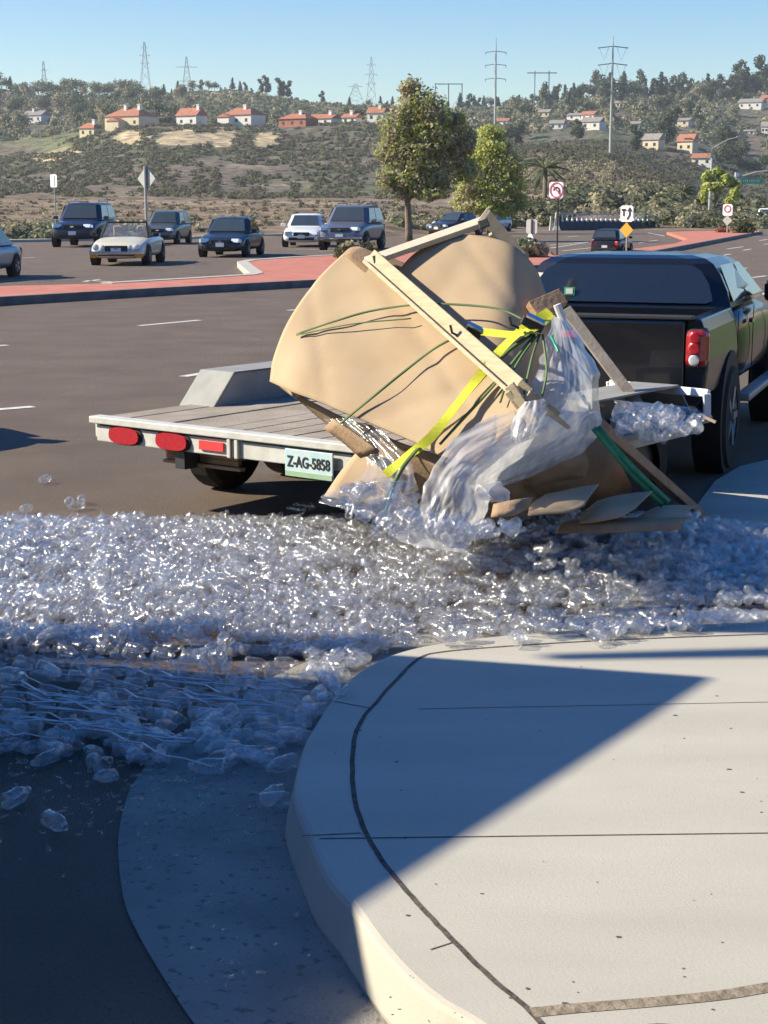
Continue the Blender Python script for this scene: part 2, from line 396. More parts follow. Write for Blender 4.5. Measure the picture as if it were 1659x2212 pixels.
q = np.stack([ii*na+jj, ii*na+jj+1, (ii+1)*na+jj+1, (ii+1)*na+jj], -1).reshape(-1, 4)
def set_quads(me, q):
    me.loops.add(q.size); me.loops.foreach_set('vertex_index', q.ravel().astype(np.int32))
    me.polygons.add(len(q)); me.polygons.foreach_set('loop_start', np.arange(0, q.size, 4, dtype=np.int32))
    me.update(calc_edges=True)
set_quads(me, q); me.polygons.foreach_set('use_smooth', np.ones(len(q), bool)); me.materials.append(M['terrain'])
# surface colours: brush, bare sandstone, dry field
depz = (Dg*cp - (Zg-H)*sp); VY = CYP - F*(Dg*sp+(Zg-H)*cp)/depz; VX = CXP+F*Xg/depz
n1 = vnoise(Xg/14, Dg/14, 21, 5); n2 = vnoise(Xg/40, Dg/60, 33, 4); n3 = vnoise(Xg/5, Dg/9, 44, 3)
def mixc(a, b, t): return a*(1-t[..., None])+np.array(b)*t[..., None]
def sm(x, a, b): t = np.clip((x-a)/(b-a), 0, 1); return t*t*(3-2*t)
col = np.zeros(Xg.shape+(3,))+np.array([.135,.125,.095])
col = mixc(col, (.115,.125,.07), sm(n1, .42, .6)); col = mixc(col, (.165,.135,.105), sm(n2, .52, .66))
col = mixc(col, (.20,.15,.11), .8*(1-sm(Dg, 300, 430))*sm(PXg, -2000, 100))
fld = (1-sm(Dg, 185, 320)); col = mixc(col, (.205,.155,.11), fld)
col = mixc(col, (.33,.25,.18), fld*sm(VY, 446, 436)*.8)
def ell(cx, cy, rx, ry, D0, D1, n, thr=.9):
    e = ((VX-cx)/rx)**2+((VY-cy)/ry)**2+(n-.5)*1.6
    return (1-sm(e, thr, thr+.25))*((Dg > D0) & (Dg < D1))
san = (.56,.44,.27)
for a in [(290,297,34,17,500,655), (262,305,20,14,500,655), (400,300,62,20,560,655), (485,305,28,26,560,655), (578,302,30,17,560,655), (110,325,62,9,450,655), (95,338,40,10,430,655)]:
    col = mixc(col, san, ell(*a, n3)*(.55+.45*sm(n1, .3, .6)))
col = mixc(col, (.17,.185,.09), ell(110,300,110,26,600,800,n3)*.7)
for a in [(345,218,38,6,900,1250), (440,208,60,8,900,1250), (430,235,30,6,850,1250), (1285,335,40,10,330,700), (560,350,70,14,420,640), (300,420,50,10,330,520),(620,400,60,10,330,520)]:
    col = mixc(col, (.30,.25,.18), ell(*a, n3)*.45)
ca = me.color_attributes.new('Col', 'FLOAT_COLOR', 'POINT')
ca.data.foreach_set('color', np.concatenate([col.reshape(-1, 3), np.ones((len(verts), 1))], 1).ravel())
hills = bpy.data.objects.new('hills', me); C.objects.link(hills); tag(hills, None, None, kind='structure')
# ground sheet to the horizon
g = MB(); g.flat([(4000*math.cos(a*math.pi/24), 4000*math.sin(a*math.pi/24)) for a in range(48)], -.06)
tag(g.build('ground', M['soil']), None, None, kind='structure')

# ------------------------------------------------------------------ road, median, sidewalk
far = [(-2600,560),(-900,545),(-200,528),(0,524),(110,522),(410,516),(600,510),(830,503),(1095,496),(1410,494),(1560,486),(1700,474),(1900,468)]
pl = [P(*p) for p in far]
poly = [(p.x, p.y) for p in pl] + [(60, 150), (60, -25), (-60, -25), (-60, 40)]
g = MB(); g.flat(poly, 0.0); tag(g.build('road', M['asphalt']), None, None, kind='structure')
g = MB()
fc = [P(*p) for p in far[1:11]]
for a, b in zip(fc[:-1], fc[1:]): g.beam(Vector((a.x, a.y+.1, .06)), Vector((b.x, b.y+.1, .06)), .45, .16)
tag(g.build('kerb', M['concrete']), None, None, kind='structure')
g = MB(); fs = [Vector((p.x, p.y, .12)) for p in fc]
for a, b in zip(fs[:-1], fs[1:]): g.add([a+Vector((0,.35,0)), b+Vector((0,.35,0)), b+Vector((0,2.4,0)), a+Vector((0,2.4,0))], [(0,1,2,3)])
tag(g.build('far_pavement', M['concrete']), None, None, kind='structure')

near = [(-900,700),(-60,645),(0,641),(350,621),(700,603),(900,590),(1150,573),(1280,562),(1400,543),(1500,525),(1610,505),(1640,500)]
fare = [(1640,497),(1500,499),(1440,501),(1485,516),(1458,526),(1381,536),(1280,548),(1197,552),(1186,545),(1180,537),(1100,538),(900,545),(725,551),(629,556),(543,562),(524,566),(538,578),(555,590),(537,594),(407,602),(230,612),(0,618),(-60,620),(-900,655)]
mp_ = [P(a, b, .16) for a, b in near+fare]
g = MB(); g.prism([(p.x, p.y) for p in mp_], -.02, .16)
md = g.build('median', [M['brick']]); tag(md, None, None, kind='structure')
g = MB()
for a, b in zip(mp_[:len(near)-1], mp_[1:len(near)]):
    a0 = Vector((a.x+.08, a.y-.06, .085)); b0 = Vector((b.x+.08, b.y-.06, .085)); g.beam(a0, b0, .17, .17)
tag(g.build('median_kerb', M['mcurb']), None, None, kind='structure')
g = MB(); nf = [P(a, b, .16) for a, b in fare[12:21]]
for a, b in zip(nf[:-1], nf[1:]): g.beam(Vector((a.x, a.y, .088)), Vector((b.x, b.y, .088)), .35, .178)
tag(g.build('median_edge', M['concrete']), None, None, kind='structure')

def stripe(mb, a, b, wd=.12):
    a = P(*a); b = P(*b); d = (b-a).normalized(); n = Vector((-d.y, d.x, 0))*wd/2
    mb.add([a-n, b-n, b+n, a+n], [(0,1,2,3)])
g = MB(); g2 = g
for a, b in [((300,704),(432,692)),((395,814),(500,797)),((622,671),(700,664)),((-60,890),(72,879)),((-60,752),(16,746)),
             ((1505,561),(1530,556)),((1560,552),(1578,549)),((1606,541),(1622,538)),((1590,583),(1612,579)),((1570,538),(1605,533)),((1650,528),(1672,525)),((1480,524),(1500,521)),((1400,503),(1435,510)),((1640,520),(1659,517)),
             ((1390,566),(1416,561)),((1625,600),(1655,596)),
             ((1600,648),(1760,606)),((1600,680),(1760,632)),((1510,508),(1590,511)),((1600,512),(1640,510)),((1240,556),(1300,551)),
             ((0,606),(150,603)),((185,606),(240,609)),((180,609),(215,604)),((20,559),(75,556)),((620,538),(700,540)),((690,543),(740,540)),
             ((1190,536),(1290,520)),((1188,530),(1270,522)),((1215,542),(1300,533)),((1130,527),(1180,521)),((1380,525),(1420,519)),((1100,509),(1170,506)),((1225,512),(1250,510))]:
    stripe(g, a, b, .13)
for k in g.v: pass
g.v = [(x, y, z+.005) for x, y, z in g.v]
tag(g.build('road_markings', M['line']), None, None, kind='structure')

outer = [(1130,2300),(1032,2212),(950,2163),(880,2105),(813,2030),(760,1955),(706,1890),(664,1796),(642,1740),(637,1698),(657,1610),(690,1550),(725,1497),(765,1457),(813,1428),(870,1405),(950,1388),(1100,1370),(1300,1356),(1500,1347),(1800,1337),(2400,1325)]
oc = [P(a, b, .15) for a, b in outer]
oc = curve(oc, 4)
def offs(L, d):
    out = []
    for i, p in enumerate(L):
        t = (L[min(i+1, len(L)-1)]-L[max(i-1, 0)]).normalized(); out.append(Vector((p.x-t.y*d, p.y+t.x*d, p.z)))
    return out
top = [(p.x, p.y) for p in oc]; close = [(14, 7), (14, -12), (1.2, -12), (oc[0].x+.3, 1.0)]
bat = [(p.x, p.y) for p in offs(oc, .035)] + close
g = MB(); g.prism(top+close, 0, .15, bat=bat)
sw = g.build('sidewalk', M['concrete'], bevel=.018); tag(sw, None, None, kind='structure')
# curb-top joint and slab joints
def strip(mb, L, wd, z):
    a = offs(L, wd/2); b = offs(L, -wd/2)
    for i in range(len(L)-1):
        mb.add([(a[i].x,a[i].y,z),(a[i+1].x,a[i+1].y,z),(b[i+1].x,b[i+1].y,z),(b[i].x,b[i].y,z)], [(3,2,1,0)])
jl = [P(a, b, .15) for a, b in [(1230,2290),(1149,2188),(1060,2112),(981,2035),(915,1965),(864,1908),(813,1840),(779,1772),(762,1698),(765,1600),(785,1550),(809,1522),(850,1475),(905,1423),(960,1408),(1100,1396),(1300,1384),(1600,1372),(2000,1360)]]
jl = [Vector((p.x+R.uniform(-.0015,.0015), p.y, p.z)) for p in curve(jl, 6)]
g = MB(); strip(g, jl, .016, .1512)
# cross joints
for a, b, wd in [((690,1812),(1900,1797),.007), ((905,1532),(1900,1512),.004), ((652,1806),(779,1800),.006), ((930,2052),(985,2034),.005), ((705,1512),(800,1530),.006)]:
    strip(g, [P(*a, .15), P(*b, .15)], wd, .1513)
tag(g.build('sidewalk_joints', M['joint']), None, None, kind='structure')
g = MB(); strip(g, curve([P(1149,2188,.15), P(1250,2178,.15), P(1400,2166,.15), P(1560,2150,.15), P(1700,2128,.15), P(2000,2095,.15)], 5), .045, .1514)
tag(g.build('expansion_joint', M['wjoint']), None, None, kind='structure')
g = MB()
cc = P(1440, 2262, .15); ring = [Vector((cc.x+.10*math.cos(a), cc.y+.10*math.sin(a), 0)) for a in np.linspace(0, 2*math.pi, 40)]
strip(g, ring, .006, .1512)
tag(g.build('survey_mark', M['joint']), None, None, kind='structure')
g = MB()
for i in range(60):
    px = R.uniform(660, 1650); py = R.uniform(1430, 2200); c = P(px, py, .155)
    if px < 830 and (py > 1830 or px < 700): continue
    r = R.choice([.003,.004,.005,.005,.008]); n_ = 6
    g.flat([(c.x+r*R.uniform(.6,1.3)*math.cos(k*math.pi/3), c.y+r*R.uniform(.5,1.)*math.sin(k*math.pi/3)) for k in range(n_)], .1511+i*.000004)
for c in [P(1540,2140,.15), P(1140,1560,.15)]: pass
tag(g.build('sidewalk_specks', M['joint']), None, None, kind='stuff')
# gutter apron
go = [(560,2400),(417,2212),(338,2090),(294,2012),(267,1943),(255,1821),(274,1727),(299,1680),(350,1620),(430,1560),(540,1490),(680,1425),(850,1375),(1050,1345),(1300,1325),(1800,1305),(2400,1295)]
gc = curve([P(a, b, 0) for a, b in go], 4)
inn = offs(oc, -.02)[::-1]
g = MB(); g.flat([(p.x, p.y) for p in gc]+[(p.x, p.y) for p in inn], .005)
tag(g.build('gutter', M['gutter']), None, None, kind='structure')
# concrete apron and grass off to the right of the pickup
g = MB(); pp = [P(a, b, 0) for a, b in [(1470,1135),(1500,1100),(1545,1040),(1600,1008),(1700,985),(2300,930),(3000,1100),(2400,1288),(1800,1298),(1300,1318)]]
g.flat([(p.x, p.y) for p in pp], .006); tag(g.build('concrete_apron', M['concrete']), None, None, kind='structure')
e_ = [(7.5,2),(6.9,13),(8.2,20),(11,32),(22,70)]
g = MB(); g.grid([[(x,y,.02) for x,y in e_],[(x+3.2,y-.5,.5) for x,y in e_],[(x+5,y-1,1.3) for x,y in e_]]); tag(g.build('grass_verge', M['grass']), None, None, kind='structure')
g = MB(); g.grid([[(x+5,y-1,1.3) for x,y in e_],[(x+11,y-2,4.0) for x,y in e_],[(x+26,y-3,6.5) for x,y in e_]]); tag(g.build('soil_bank', M['soil']), None, None, kind='structure')
bl_ = thing('sky_blocker', 'plain brown building added unseen behind the photographer to deepen the foreground shade', 'building', (0,-9,0))  # invented building that blocks sky light from behind, darkening the shaded foreground
g = MB(); g.box((0,-5,4.6), (52,9,9.2)); w__ = g.build('wall', mat('brown_stucco', (.16,.13,.10), .9, col2=(.20,.165,.13), scale=.8), bl_)
g = MB(); g.box((0,-4.4,9.35), (53.5,12,.3)); g.build('roof', M['mcurb'], bl_)
for x_ in range(-22, 24, 5):
    g = MB(); g.box((x_,-.47,2.0), (2.6,.08,2.4)); g.build('window', M['glass'] , w__)

# ------------------------------------------------------------------ cars
def lbox(mb, x, y, z, dx, dy, dz): mb.box((x, y, z), (dx, dy, dz))
def wheel_parts(root, xs, hw, r, wt, rimm='rim'):
    for x in xs:
        for s in (-1, 1):
            Mx = Matrix.Translation((x, s*(hw-wt/2+.01), r)) @ Matrix.Rotation(-s*math.pi/2, 4, 'X')
            t = MB(); t.lathe([(r*.60,-wt/2),(r*.93,-wt/2),(r,-wt*.32),(r,wt*.32),(r*.93,wt/2),(r*.60,wt/2)], 24, Mx)
            wo = t.build('wheel', M['rubber'], root, smooth=False)
            k = MB(); k.lathe([(0,wt*.30),(r*.18,wt*.34),(r*.2,wt*.25),(r*.58,wt*.28),(r*.62,wt*.46)], 20, Mx)
            for q in range(5):
                a = q*math.tau/5; p1 = Mx @ Vector((r*.15*math.cos(a), r*.15*math.sin(a), wt*.38)); p2 = Mx @ Vector((r*.58*math.cos(a), r*.58*math.sin(a), wt*.40))
                k.beam(p1, p2, .05, .05)
            k.build('rim', M[rimm], wo)
def secring(hw, zb, zt, r=.12, crown=.02):
    return [(-hw*.86, zb), (-hw*.98, zb+r), (-hw, (zb+zt)/2), (-hw*.985, zt-r), (-hw*.90, zt-.015), (-hw*.45, zt+crown), (hw*.45, zt+crown), (hw*.90, zt-.015), (hw*.985, zt-r), (hw, (zb+zt)/2), (hw*.98, zb+r), (hw*.86, zb)]
def car(name, label, cat, loc, rz, scale, paint, kind='sedan', group=None, front=True, extra=None):
    """car with its nose towards local +x"""
    L, W, Hh = dict(sedan=(4.75,1.82,1.46), suv=(4.75,1.93,1.78), wagon=(4.6,1.76,1.62), open=(4.45,1.79,1.30), hatch=(4.1,1.72,1.46), pickup=(5.2,1.9,1.80))[kind]
    root = thing(name, label, cat, loc, rz, group, scale)
    a, b = -L/2, L/2; hw = W/2
    belt = Hh*.62 if kind != 'open' else .86
    hood = belt-.06 if kind in ('suv','pickup') else belt-.10
    clr = .30 if kind in ('suv','pickup') else .20
    rr = .36 if kind in ('suv','pickup') else .31
    st = [(a, .80, clr+.15, belt-.22), (a+.10, .93, clr+.03, belt-.05), (a+.5, 1, clr, belt), (-.2, 1, clr, belt), (b-1.55, 1, clr, belt-.01), (b-.9, .98, clr, hood+.02), (b-.30, .93, clr, hood-.08), (b-.07, .84, clr+.02, hood-.18), (b, .72, clr+.10, hood-.30)]
    g = MB(); g.loft([[(x, y, z) for y, z in secring(hw*k, z0, z1)] for x, k, z0, z1 in st])
    body = g.build('body', paint, root, smooth=True, sub=1)
    # wheel arches (dark wells, slightly proud) and wheels
    xs = (a+.85, b-.85)
    for x in xs:
        for s in (-1, 1):
            Mx = Matrix.Translation((x, s*(hw*.988-.10), rr)) @ Matrix.Rotation(-s*math.pi/2, 4, 'X')
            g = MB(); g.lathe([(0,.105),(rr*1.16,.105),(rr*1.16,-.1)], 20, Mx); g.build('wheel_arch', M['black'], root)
    wheel_parts(root, xs, hw+.012, rr, .21)
    # greenhouse
    if kind != 'open':
        x0, x1, r0, r1 = dict(sedan=(a+.75, b-1.45, a+1.45, b-2.25), suv=(a+.12, b-1.35, a+.45, b-2.0), wagon=(a+.10, b-1.35, a+.40, b-2.0), hatch=(a+.10, b-1.15, a+.55, b-1.95), pickup=(a+1.75, b-1.5, a+1.95, b-2.15))[kind]
        hb, ht = hw*.92, hw*.74
        def gs(t):   # section at height fraction
            return x0+(r0-x0)*t, x1+(r1-x1)*t, hb+(ht-hb)*t, belt-.03+(Hh-belt+.03)*t
        g = MB(); secs = []
        for t, ins in ((0, 0), (.45, .012), (.86, .02), (.96, .10), (1., .28)):
            xa, xb, hy, z = gs(t); xa += ins*1.2; xb -= ins*1.2; hy -= ins
            c = .16
            secs.append([(xa+c*.4,-hy,z),(xb-c,-hy,z),(xb,-hy+c,z),(xb+.03,0,z),(xb,hy-c,z),(xb-c,hy,z),(xa+c*.4,hy,z),(xa,hy-c,z),(xa,-hy+c,z)])
        g.loft(secs); g.build('roof', paint, root, smooth=False, bevel=.03)
        e = .018
        def quad(mb, pts): mb.add(pts, [tuple(range(len(pts)))])
        def gl(nm, tlo, thi, which):
            g = MB(); xa, xb, hy, z = gs(tlo); Xa, Xb, HY, Z = gs(thi); ins = .02
            if which == 'f': quad(g, [(xb+.02+e, -hy+.16, z), (xb+.04+e, 0, z), (xb+.02+e, hy-.16, z), (Xb+e, HY-.17, Z), (Xb+.02+e, 0, Z), (Xb+e, -HY+.17, Z)])
            if which == 'r': quad(g, [(xa-e, hy-.17, z), (xa-e, -hy+.17, z), (Xa-e, -HY+.18, Z), (Xa-e, HY-.18, Z)])
            if which in 'lm':
                s = 1 if which == 'l' else -1
                m1, m2 = xa+(xb-xa)*.52, Xa+(Xb-Xa)*.52
                for (p, q, P_, Q_) in ((xa+.20, m1-.04, Xa+.14, m2-.04), (m1+.04, xb-.22, m2+.04, Xb-.16)):
                    quad(g, [(p, s*(hy+e*.5), z), (q, s*(hy+e*.5), z), (Q_, s*(HY+e*.6), Z), (P_, s*(HY+e*.6), Z)][::s])
            return g.build(nm, M['glass2'], root)
        gl('windshield', .12, .88, 'f'); gl('rear_window', .22, .84, 'r'); gl('side_window', .14, .84, 'l'); gl('side_window', .14, .84, 'm')
    else:
        g = MB(); g.box((-.45, 0, belt+.005), (1.9, hw*1.62, .03)); g.build('cockpit', M['black'], root)
        g = MB()
        xb = b-1.55
        for s in (-1, 1): g.beam((xb, s*hw*.84, belt-.02), (xb-.42, s*hw*.70, Hh), .05, .05)
        g.beam((xb-.42, -hw*.70, Hh), (xb-.42, hw*.70, Hh), .05, .05)
        g.build('windshield_frame', M['black'], root)
        g = MB(); g.add([(xb, -hw*.8, belt), (xb, hw*.8, belt), (xb-.41, hw*.68, Hh-.02), (xb-.41, -hw*.68, Hh-.02)], [(0,1,2,3)])
        g.build('windshield', M['film2'], root)
        for s in (-1, 1):
            g = MB(); g.box((-.75, s*.38, belt+.12), (.14, .46, .42)); g.build('seat', M['brownwood'], root, bevel=.05)
            g = MB(); g.tube([(-.70, s*.38, belt+.40), (-.70, s*.38, belt+.50)], [.12, .10], 8); g.build('head_rest', M['brownwood'], root)
    zh = hood-.22
    for s in (-1, 1):
        g = MB(); y = s*hw*.66
        if kind == 'open':
            g.lathe([(0,.05),(.09,.04),(.105,0)], 14, Matrix.Translation((b-.03, s*hw*.70, zh+.02)) @ Matrix.Rotation(math.pi/2, 4, 'Y'))
            g.lathe([(0,.05),(.07,.04),(.08,0)], 14, Matrix.Translation((b-.03, s*hw*.47, zh+.02)) @ Matrix.Rotation(math.pi/2, 4, 'Y'))
        else:
            g.box((b-.12, y, zh+.02), (.20, hw*.38, .15), Matrix.Rotation(-s*.42, 3, 'Z') @ Matrix.Rotation(-.15, 3, 'Y'))
        g.build('headlight', M['lens'], root, bevel=.03)
        g = MB(); g.box((a+.09, s*hw*.78, belt-.22), (.16, hw*.24, .22), Matrix.Rotation(s*.35, 3, 'Z')); g.build('tail_light', M['red'], root, bevel=.03)
        if kind != 'open' or True:
            g = MB(); g.box((b-1.62, s*(hw+.08), belt+.07), (.12, .20, .13)); g.build('side_mirror', paint if kind != 'open' else M['black'], root, bevel=.03)
    g = MB(); g.box((b-.045, 0, zh-.01), (.10, hw*.78, .17)); g.build('grille', M['black'], root, bevel=.02)
    g = MB(); g.box((b-.03, 0, zh+.0), (.12, .14, .05)); g.build('grille_bar', M['chrome'], root)
    g = MB(); g.box((b-.05, 0, clr+.17), (.12, hw*1.25, .13)); g.build('bumper_intake', M['black'], root, bevel=.02)
    g = MB(); g.box((b+.015, 0, clr+.27), (.03, .31, .15)); g.build('license_plate', M['plate'], root)
    g = MB(); g.box((a-.005, 0, belt-.40), (.03, .31, .15)); g.build('license_plate', M['plate'], root)
    g = MB(); g.box((a+.04, 0, clr+.18), (.16, hw*1.6, .14)); g.build('rear_bumper', M['black'], root, bevel=.03)
    if extra: extra(root, a, b, hw, belt, Hh, clr, zh, paint)
    return root
def carpaint(name, c, metal=.0, rough=.3): return mat(name, c, rough, metal, coat=.35)
HT = dict(sedan=1.46, suv=1.78, wagon=1.62, open=1.30, hatch=1.46, pickup=1.80)
def place_car(name, label, cat, px, ytop, ybot, phi, paint, kind, group=None, away=False, extra=None):
    p = P(px, ybot-3, 0.0); D = math.hypot(p.x, p.y); s = (ybot-ytop)/F*D/HT[kind]
    az = math.atan2(p.x, p.y)
    # heading towards the viewer, turned so that the car's left flank shows
    hd = math.atan2(-p.y, -p.x) + math.radians(-phi)
    if away: hd = math.atan2(p.y, p.x) + math.radians(-phi)
    c = p + Vector((p.x, p.y, 0)).normalized()*1.9*s
    return car(name, label, cat, (c.x, c.y, 0.002), hd, s, paint, kind, group, extra=extra)
def roofrack(root, a, b, hw, belt, Hh, clr, zh, paint):
    g = MB()
    for s in (-1, 1): g.tube([(a+.7, s*hw*.62, Hh), (a+.75, s*hw*.62, Hh+.06), (b-2.25, s*hw*.62, Hh+.06), (b-2.2, s*hw*.62, Hh)], .022, 6)
    g.build('roof_rail', M['rim'], root)
def chromebump(root, a, b, hw, belt, Hh, clr, zh, paint):
    g = MB(); g.box((b+.04, 0, clr+.20), (.12, hw*1.9, .10)); g.build('front_bumper', M['chrome'], root, bevel=.03)
def fogs(root, a, b, hw, belt, Hh, clr, zh, paint):
    chromebump(root, a, b, hw, belt, Hh, clr, zh, paint)
    g = MB(); g.box((b+.03, hw*.80, clr+.10), (.08, .22, .10)); g.build('indicator', M['amber'], root, bevel=.02)
    g = MB(); g.box((b+.03, -hw*.80, clr+.10), (.08, .22, .10)); g.build('indicator', M['amber'], root, bevel=.02)
def plough(root, a, b, hw, belt, Hh, clr, zh, paint):
    chromebump(root, a, b, hw, belt, Hh, clr, zh, paint); roofrack(root, a, b, hw, belt, Hh, clr, zh, paint)
VC = 'cars waiting and driving on the far carriageway'
place_car('parked_suv', 'dark navy SUV with roof rails and bright headlights beside the rectangular sign', 'suv', 186, 445, 537, 13, carpaint('navy_paint', (.025,.032,.065), .3), 'suv', VC, extra=roofrack)
place_car('station_wagon', 'grey-green wagon behind the diamond sign and the cream convertible', 'wagon', 362, 461, 531, 12, carpaint('grey_green_paint', (.12,.14,.15), .4), 'wagon', VC)
place_car('open_roadster', 'cream open-top convertible with round lamps and amber indicators', 'convertible', 279, 488, 577, 10, carpaint('cream_paint', (.74,.66,.48), 0, .28), 'open', VC, extra=fogs)
place_car('saloon_car', 'dark blue-black sedan with white plate beside the red median nose', 'sedan', 502, 475, 559, 11, carpaint('ink_paint', (.022,.032,.05), .3), 'sedan', VC)
place_car('saloon_car', 'white sedan with black intake, just left of the grey pickup', 'sedan', 663, 467, 537, 6, carpaint('white_paint', (.82,.83,.84), 0, .3), 'sedan', VC)
place_car('family_suv', 'slate grey SUV with chrome bumper, front right of the white sedan', 'suv', 762, 449, 544, 13, carpaint('slate_paint', (.17,.18,.22), .4), 'suv', VC, extra=plough)
place_car('saloon_car', 'silver-blue car cut by the left edge of the picture', 'sedan', -70, 497, 612, 20, carpaint('silver_blue_paint', (.22,.28,.38), .5), 'sedan', VC)
place_car('saloon_car', 'dark car passing behind the raised corner of the wooden frame', 'sedan', 985, 463, 512, 32, carpaint('deep_blue_paint', (.03,.035,.06), .3), 'sedan', VC)
place_car('family_suv', 'light blue vehicle half hidden behind the wooden frame corner', 'suv', 1064, 459, 505, 20, carpaint('sky_blue_paint', (.30,.42,.50), .3), 'wagon', VC)
place_car('hatchback', 'black hatchback driving away, red tail light glowing above the pickup roof', 'hatchback', 1322, 500, 556, 12, carpaint('black_car_paint', (.02,.022,.03), .2), 'hatch', None, away=True)
place_car('saloon_car', 'distant white car beyond the red median', 'sedan', 1621, 471, 493, 10, bpy.data.materials['white_paint'], 'sedan', None, away=True)
place_car('pickup_truck', 'distant pale pickup at the far right edge of the road', 'pickup', 1654, 455, 490, 8, bpy.data.materials['white_paint'], 'pickup', None, away=True)
# car just outside the frame on the left whose shadow falls on the near lane
q = P(158, 953, 0) - S2*(.78/math.tan(EL)); hd = math.atan2(math.cos(math.radians(50)), math.sin(math.radians(50)))
car('saloon_car', 'grey sedan outside the left edge of the picture', 'sedan', (q.x-2.37*math.cos(hd)-.70*math.sin(hd)+.10, q.y-2.37*math.sin(hd)+.70*math.cos(hd), 0), hd, 1, bpy.data.materials['slate_paint'], 'sedan')

# ------------------------------------------------------------------ unseen panel added to cast the foreground shadow
E_ = T_ - S2*5.0; hE = .15 + 5.0*math.tan(EL); e2 = (B_-T_); e2.z = 0; e2.normalize()
r_ = thing('shadow_panel', 'tall plain grey panel on steel feet, added outside the picture to cast the foreground shadow', 'panel', (E_.x, E_.y, 0))
nn = Vector((-e2.y, e2.x, 0)); nn = nn if nn.x < 0 else -nn
mm_ = np.linalg.solve(np.array([[e2.x, SD.x],[e2.y, SD.y]]), np.array([-5*S2.x, -5*S2.y]))[0]
q0 = E_-e2*mm_; q1 = E_+e2*6.5
g = MB(); g.slab([(q0.x,q0.y,.02),(q1.x,q1.y,.02),(q1.x,q1.y,hE),(E_.x,E_.y,hE)], -nn, .05); g.build('board', M['galv'], r_, origin=r_.location)
for k in (.6, 3.2, 5.9):
    g = MB(); c = E_+e2*k+nn*.03; g.box((c.x, c.y, .04), (1.2, .12, .08)); g.build('foot', M['dksteel'], r_, origin=r_.location)

# ------------------------------------------------------------------ trailer
TH = math.radians(37); tu = Vector((math.sin(TH), math.cos(TH), 0)); tw = Vector((math.cos(TH), -math.sin(TH), 0))
ZD = .62; T0 = P(206, 897, ZD)
trail = thing('flatbed_trailer', 'white steel flatbed trailer with plank deck, oval red lamps and blue-green plate', 'trailer', (T0.x, T0.y, 0))
Mt = Matrix(((tw.x, tu.x, 0), (tw.y, tu.y, 0), (0, 0, 1)))    # local: x = right, y = forward
TWd = 3.05; TL = 2.4
def tb(c, d, rot=None):
    m_ = Mt if rot is None else Mt @ rot
    return Mt @ Vector(c), d, m_
def tpart(name, boxes, m_, bevel=0, parent=None):
    g = MB()
    for c, d, *r in boxes: g.box(*tb(c, d, r[0] if r else None))
    return g.build(name, m_, parent or trail, bevel=bevel)
deck = MB(); k = 0; x = .03
while x < TWd-.05:
    wd = .185; deck.box(*tb((x+wd/2, TL/2+.06, ZD-.028+R.uniform(-.003,.003)), (wd, TL-.02, .04))); x += wd+.013
dk = deck.build('deck', M['oldwood'], trail, bevel=.004)
tpart('deck_bearer', [((TWd/2, y, ZD-.10), (TWd-.1, .06, .10)) for y in (.7, 1.3, 1.9, 2.3)], M['dksteel'])
tpart('rear_beam', [((TWd/2, 0, ZD-.022), (TWd+.02, .10, .045)), ((TWd/2, .005, ZD-.105), (TWd-.06, .05, .115)), ((1.20, -.028, ZD-.105), (.03, .03, .12)), ((1.26, -.028, ZD-.105), (.03, .03, .12))], M['wht'], bevel=.006)
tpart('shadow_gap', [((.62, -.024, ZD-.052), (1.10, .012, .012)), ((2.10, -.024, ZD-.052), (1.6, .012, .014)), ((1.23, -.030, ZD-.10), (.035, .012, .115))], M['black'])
tpart('side_rail', [((.02, TL/2, ZD-.08), (.05, TL, .12)), ], M['wht'], bevel=.005)
tpart('side_rail', [((TWd-.02, TL/2, ZD-.08), (.05, TL, .12)), ], M['wht'], bevel=.005)
def oval(mb, cx_, cz_, a_, b_, y_, n=20, th=.02):
    vs = [Mt @ Vector((cx_+a_*math.copysign(abs(math.cos(t))**.7, math.cos(t)), y_, cz_+b_*math.copysign(abs(math.sin(t))**.7, math.sin(t)))) for t in [k*math.tau/n for k in range(n)]]
    nv = Mt @ Vector((0, -th, 0)); mb.add(vs+[v+nv for v in vs], [tuple(range(n)), tuple(range(n, 2*n))[::-1]]+[(i, (i+1) % n, (i+1) % n+n, i+n) for i in range(n)])
for cx_ in (.30, .72):
    g = MB(); oval(g, cx_, ZD-.105, .150, .062, -.022, th=.008); s_ = g.build('tail_light', M['rubber'], trail)
    g = MB(); oval(g, cx_, ZD-.105, .125, .046, -.028, th=.02); g.build('lens', M['red'], s_, bevel=.008)
tpart('reflector', [((1.05, -.030, ZD-.105), (.20, .012, .055))], M['redrefl'])
pl_ = tpart('license_plate', [((1.84, -.05, ZD-.14), (.36, .012, .16))], M['plateblue'], bevel=.004)
def text(s, size, at, M3, m_, parent, name, extrude=.002, sx=1.):
    cu = bpy.data.curves.new(name, 'FONT'); cu.body = s; cu.size = size; cu.align_x = 'CENTER'; cu.align_y = 'CENTER'; cu.extrude = extrude; cu.offset = size*.018
    to = bpy.data.objects.new(name, cu); C.objects.link(to); bpy.context.view_layer.update()
    me_ = bpy.data.meshes.new_from_object(to.evaluated_get(bpy.context.evaluated_depsgraph_get())); bpy.data.objects.remove(to)
    me_.materials.clear(); me_.materials.append(m_); o = bpy.data.objects.new(name, me_); C.objects.link(o)
    M4 = M3.to_4x4() @ Matrix.Diagonal((sx, 1, 1, 1)); M4.translation = at; o.matrix_world = M4; o.parent = parent
    return o
Mtx = Mt @ Matrix(((1,0,0),(0,0,-1),(0,1,0)))
tpart('plate_scenery', [((1.84, -.0565, ZD-.205), (.35, .004, .03))], M['plategreen'], parent=pl_)
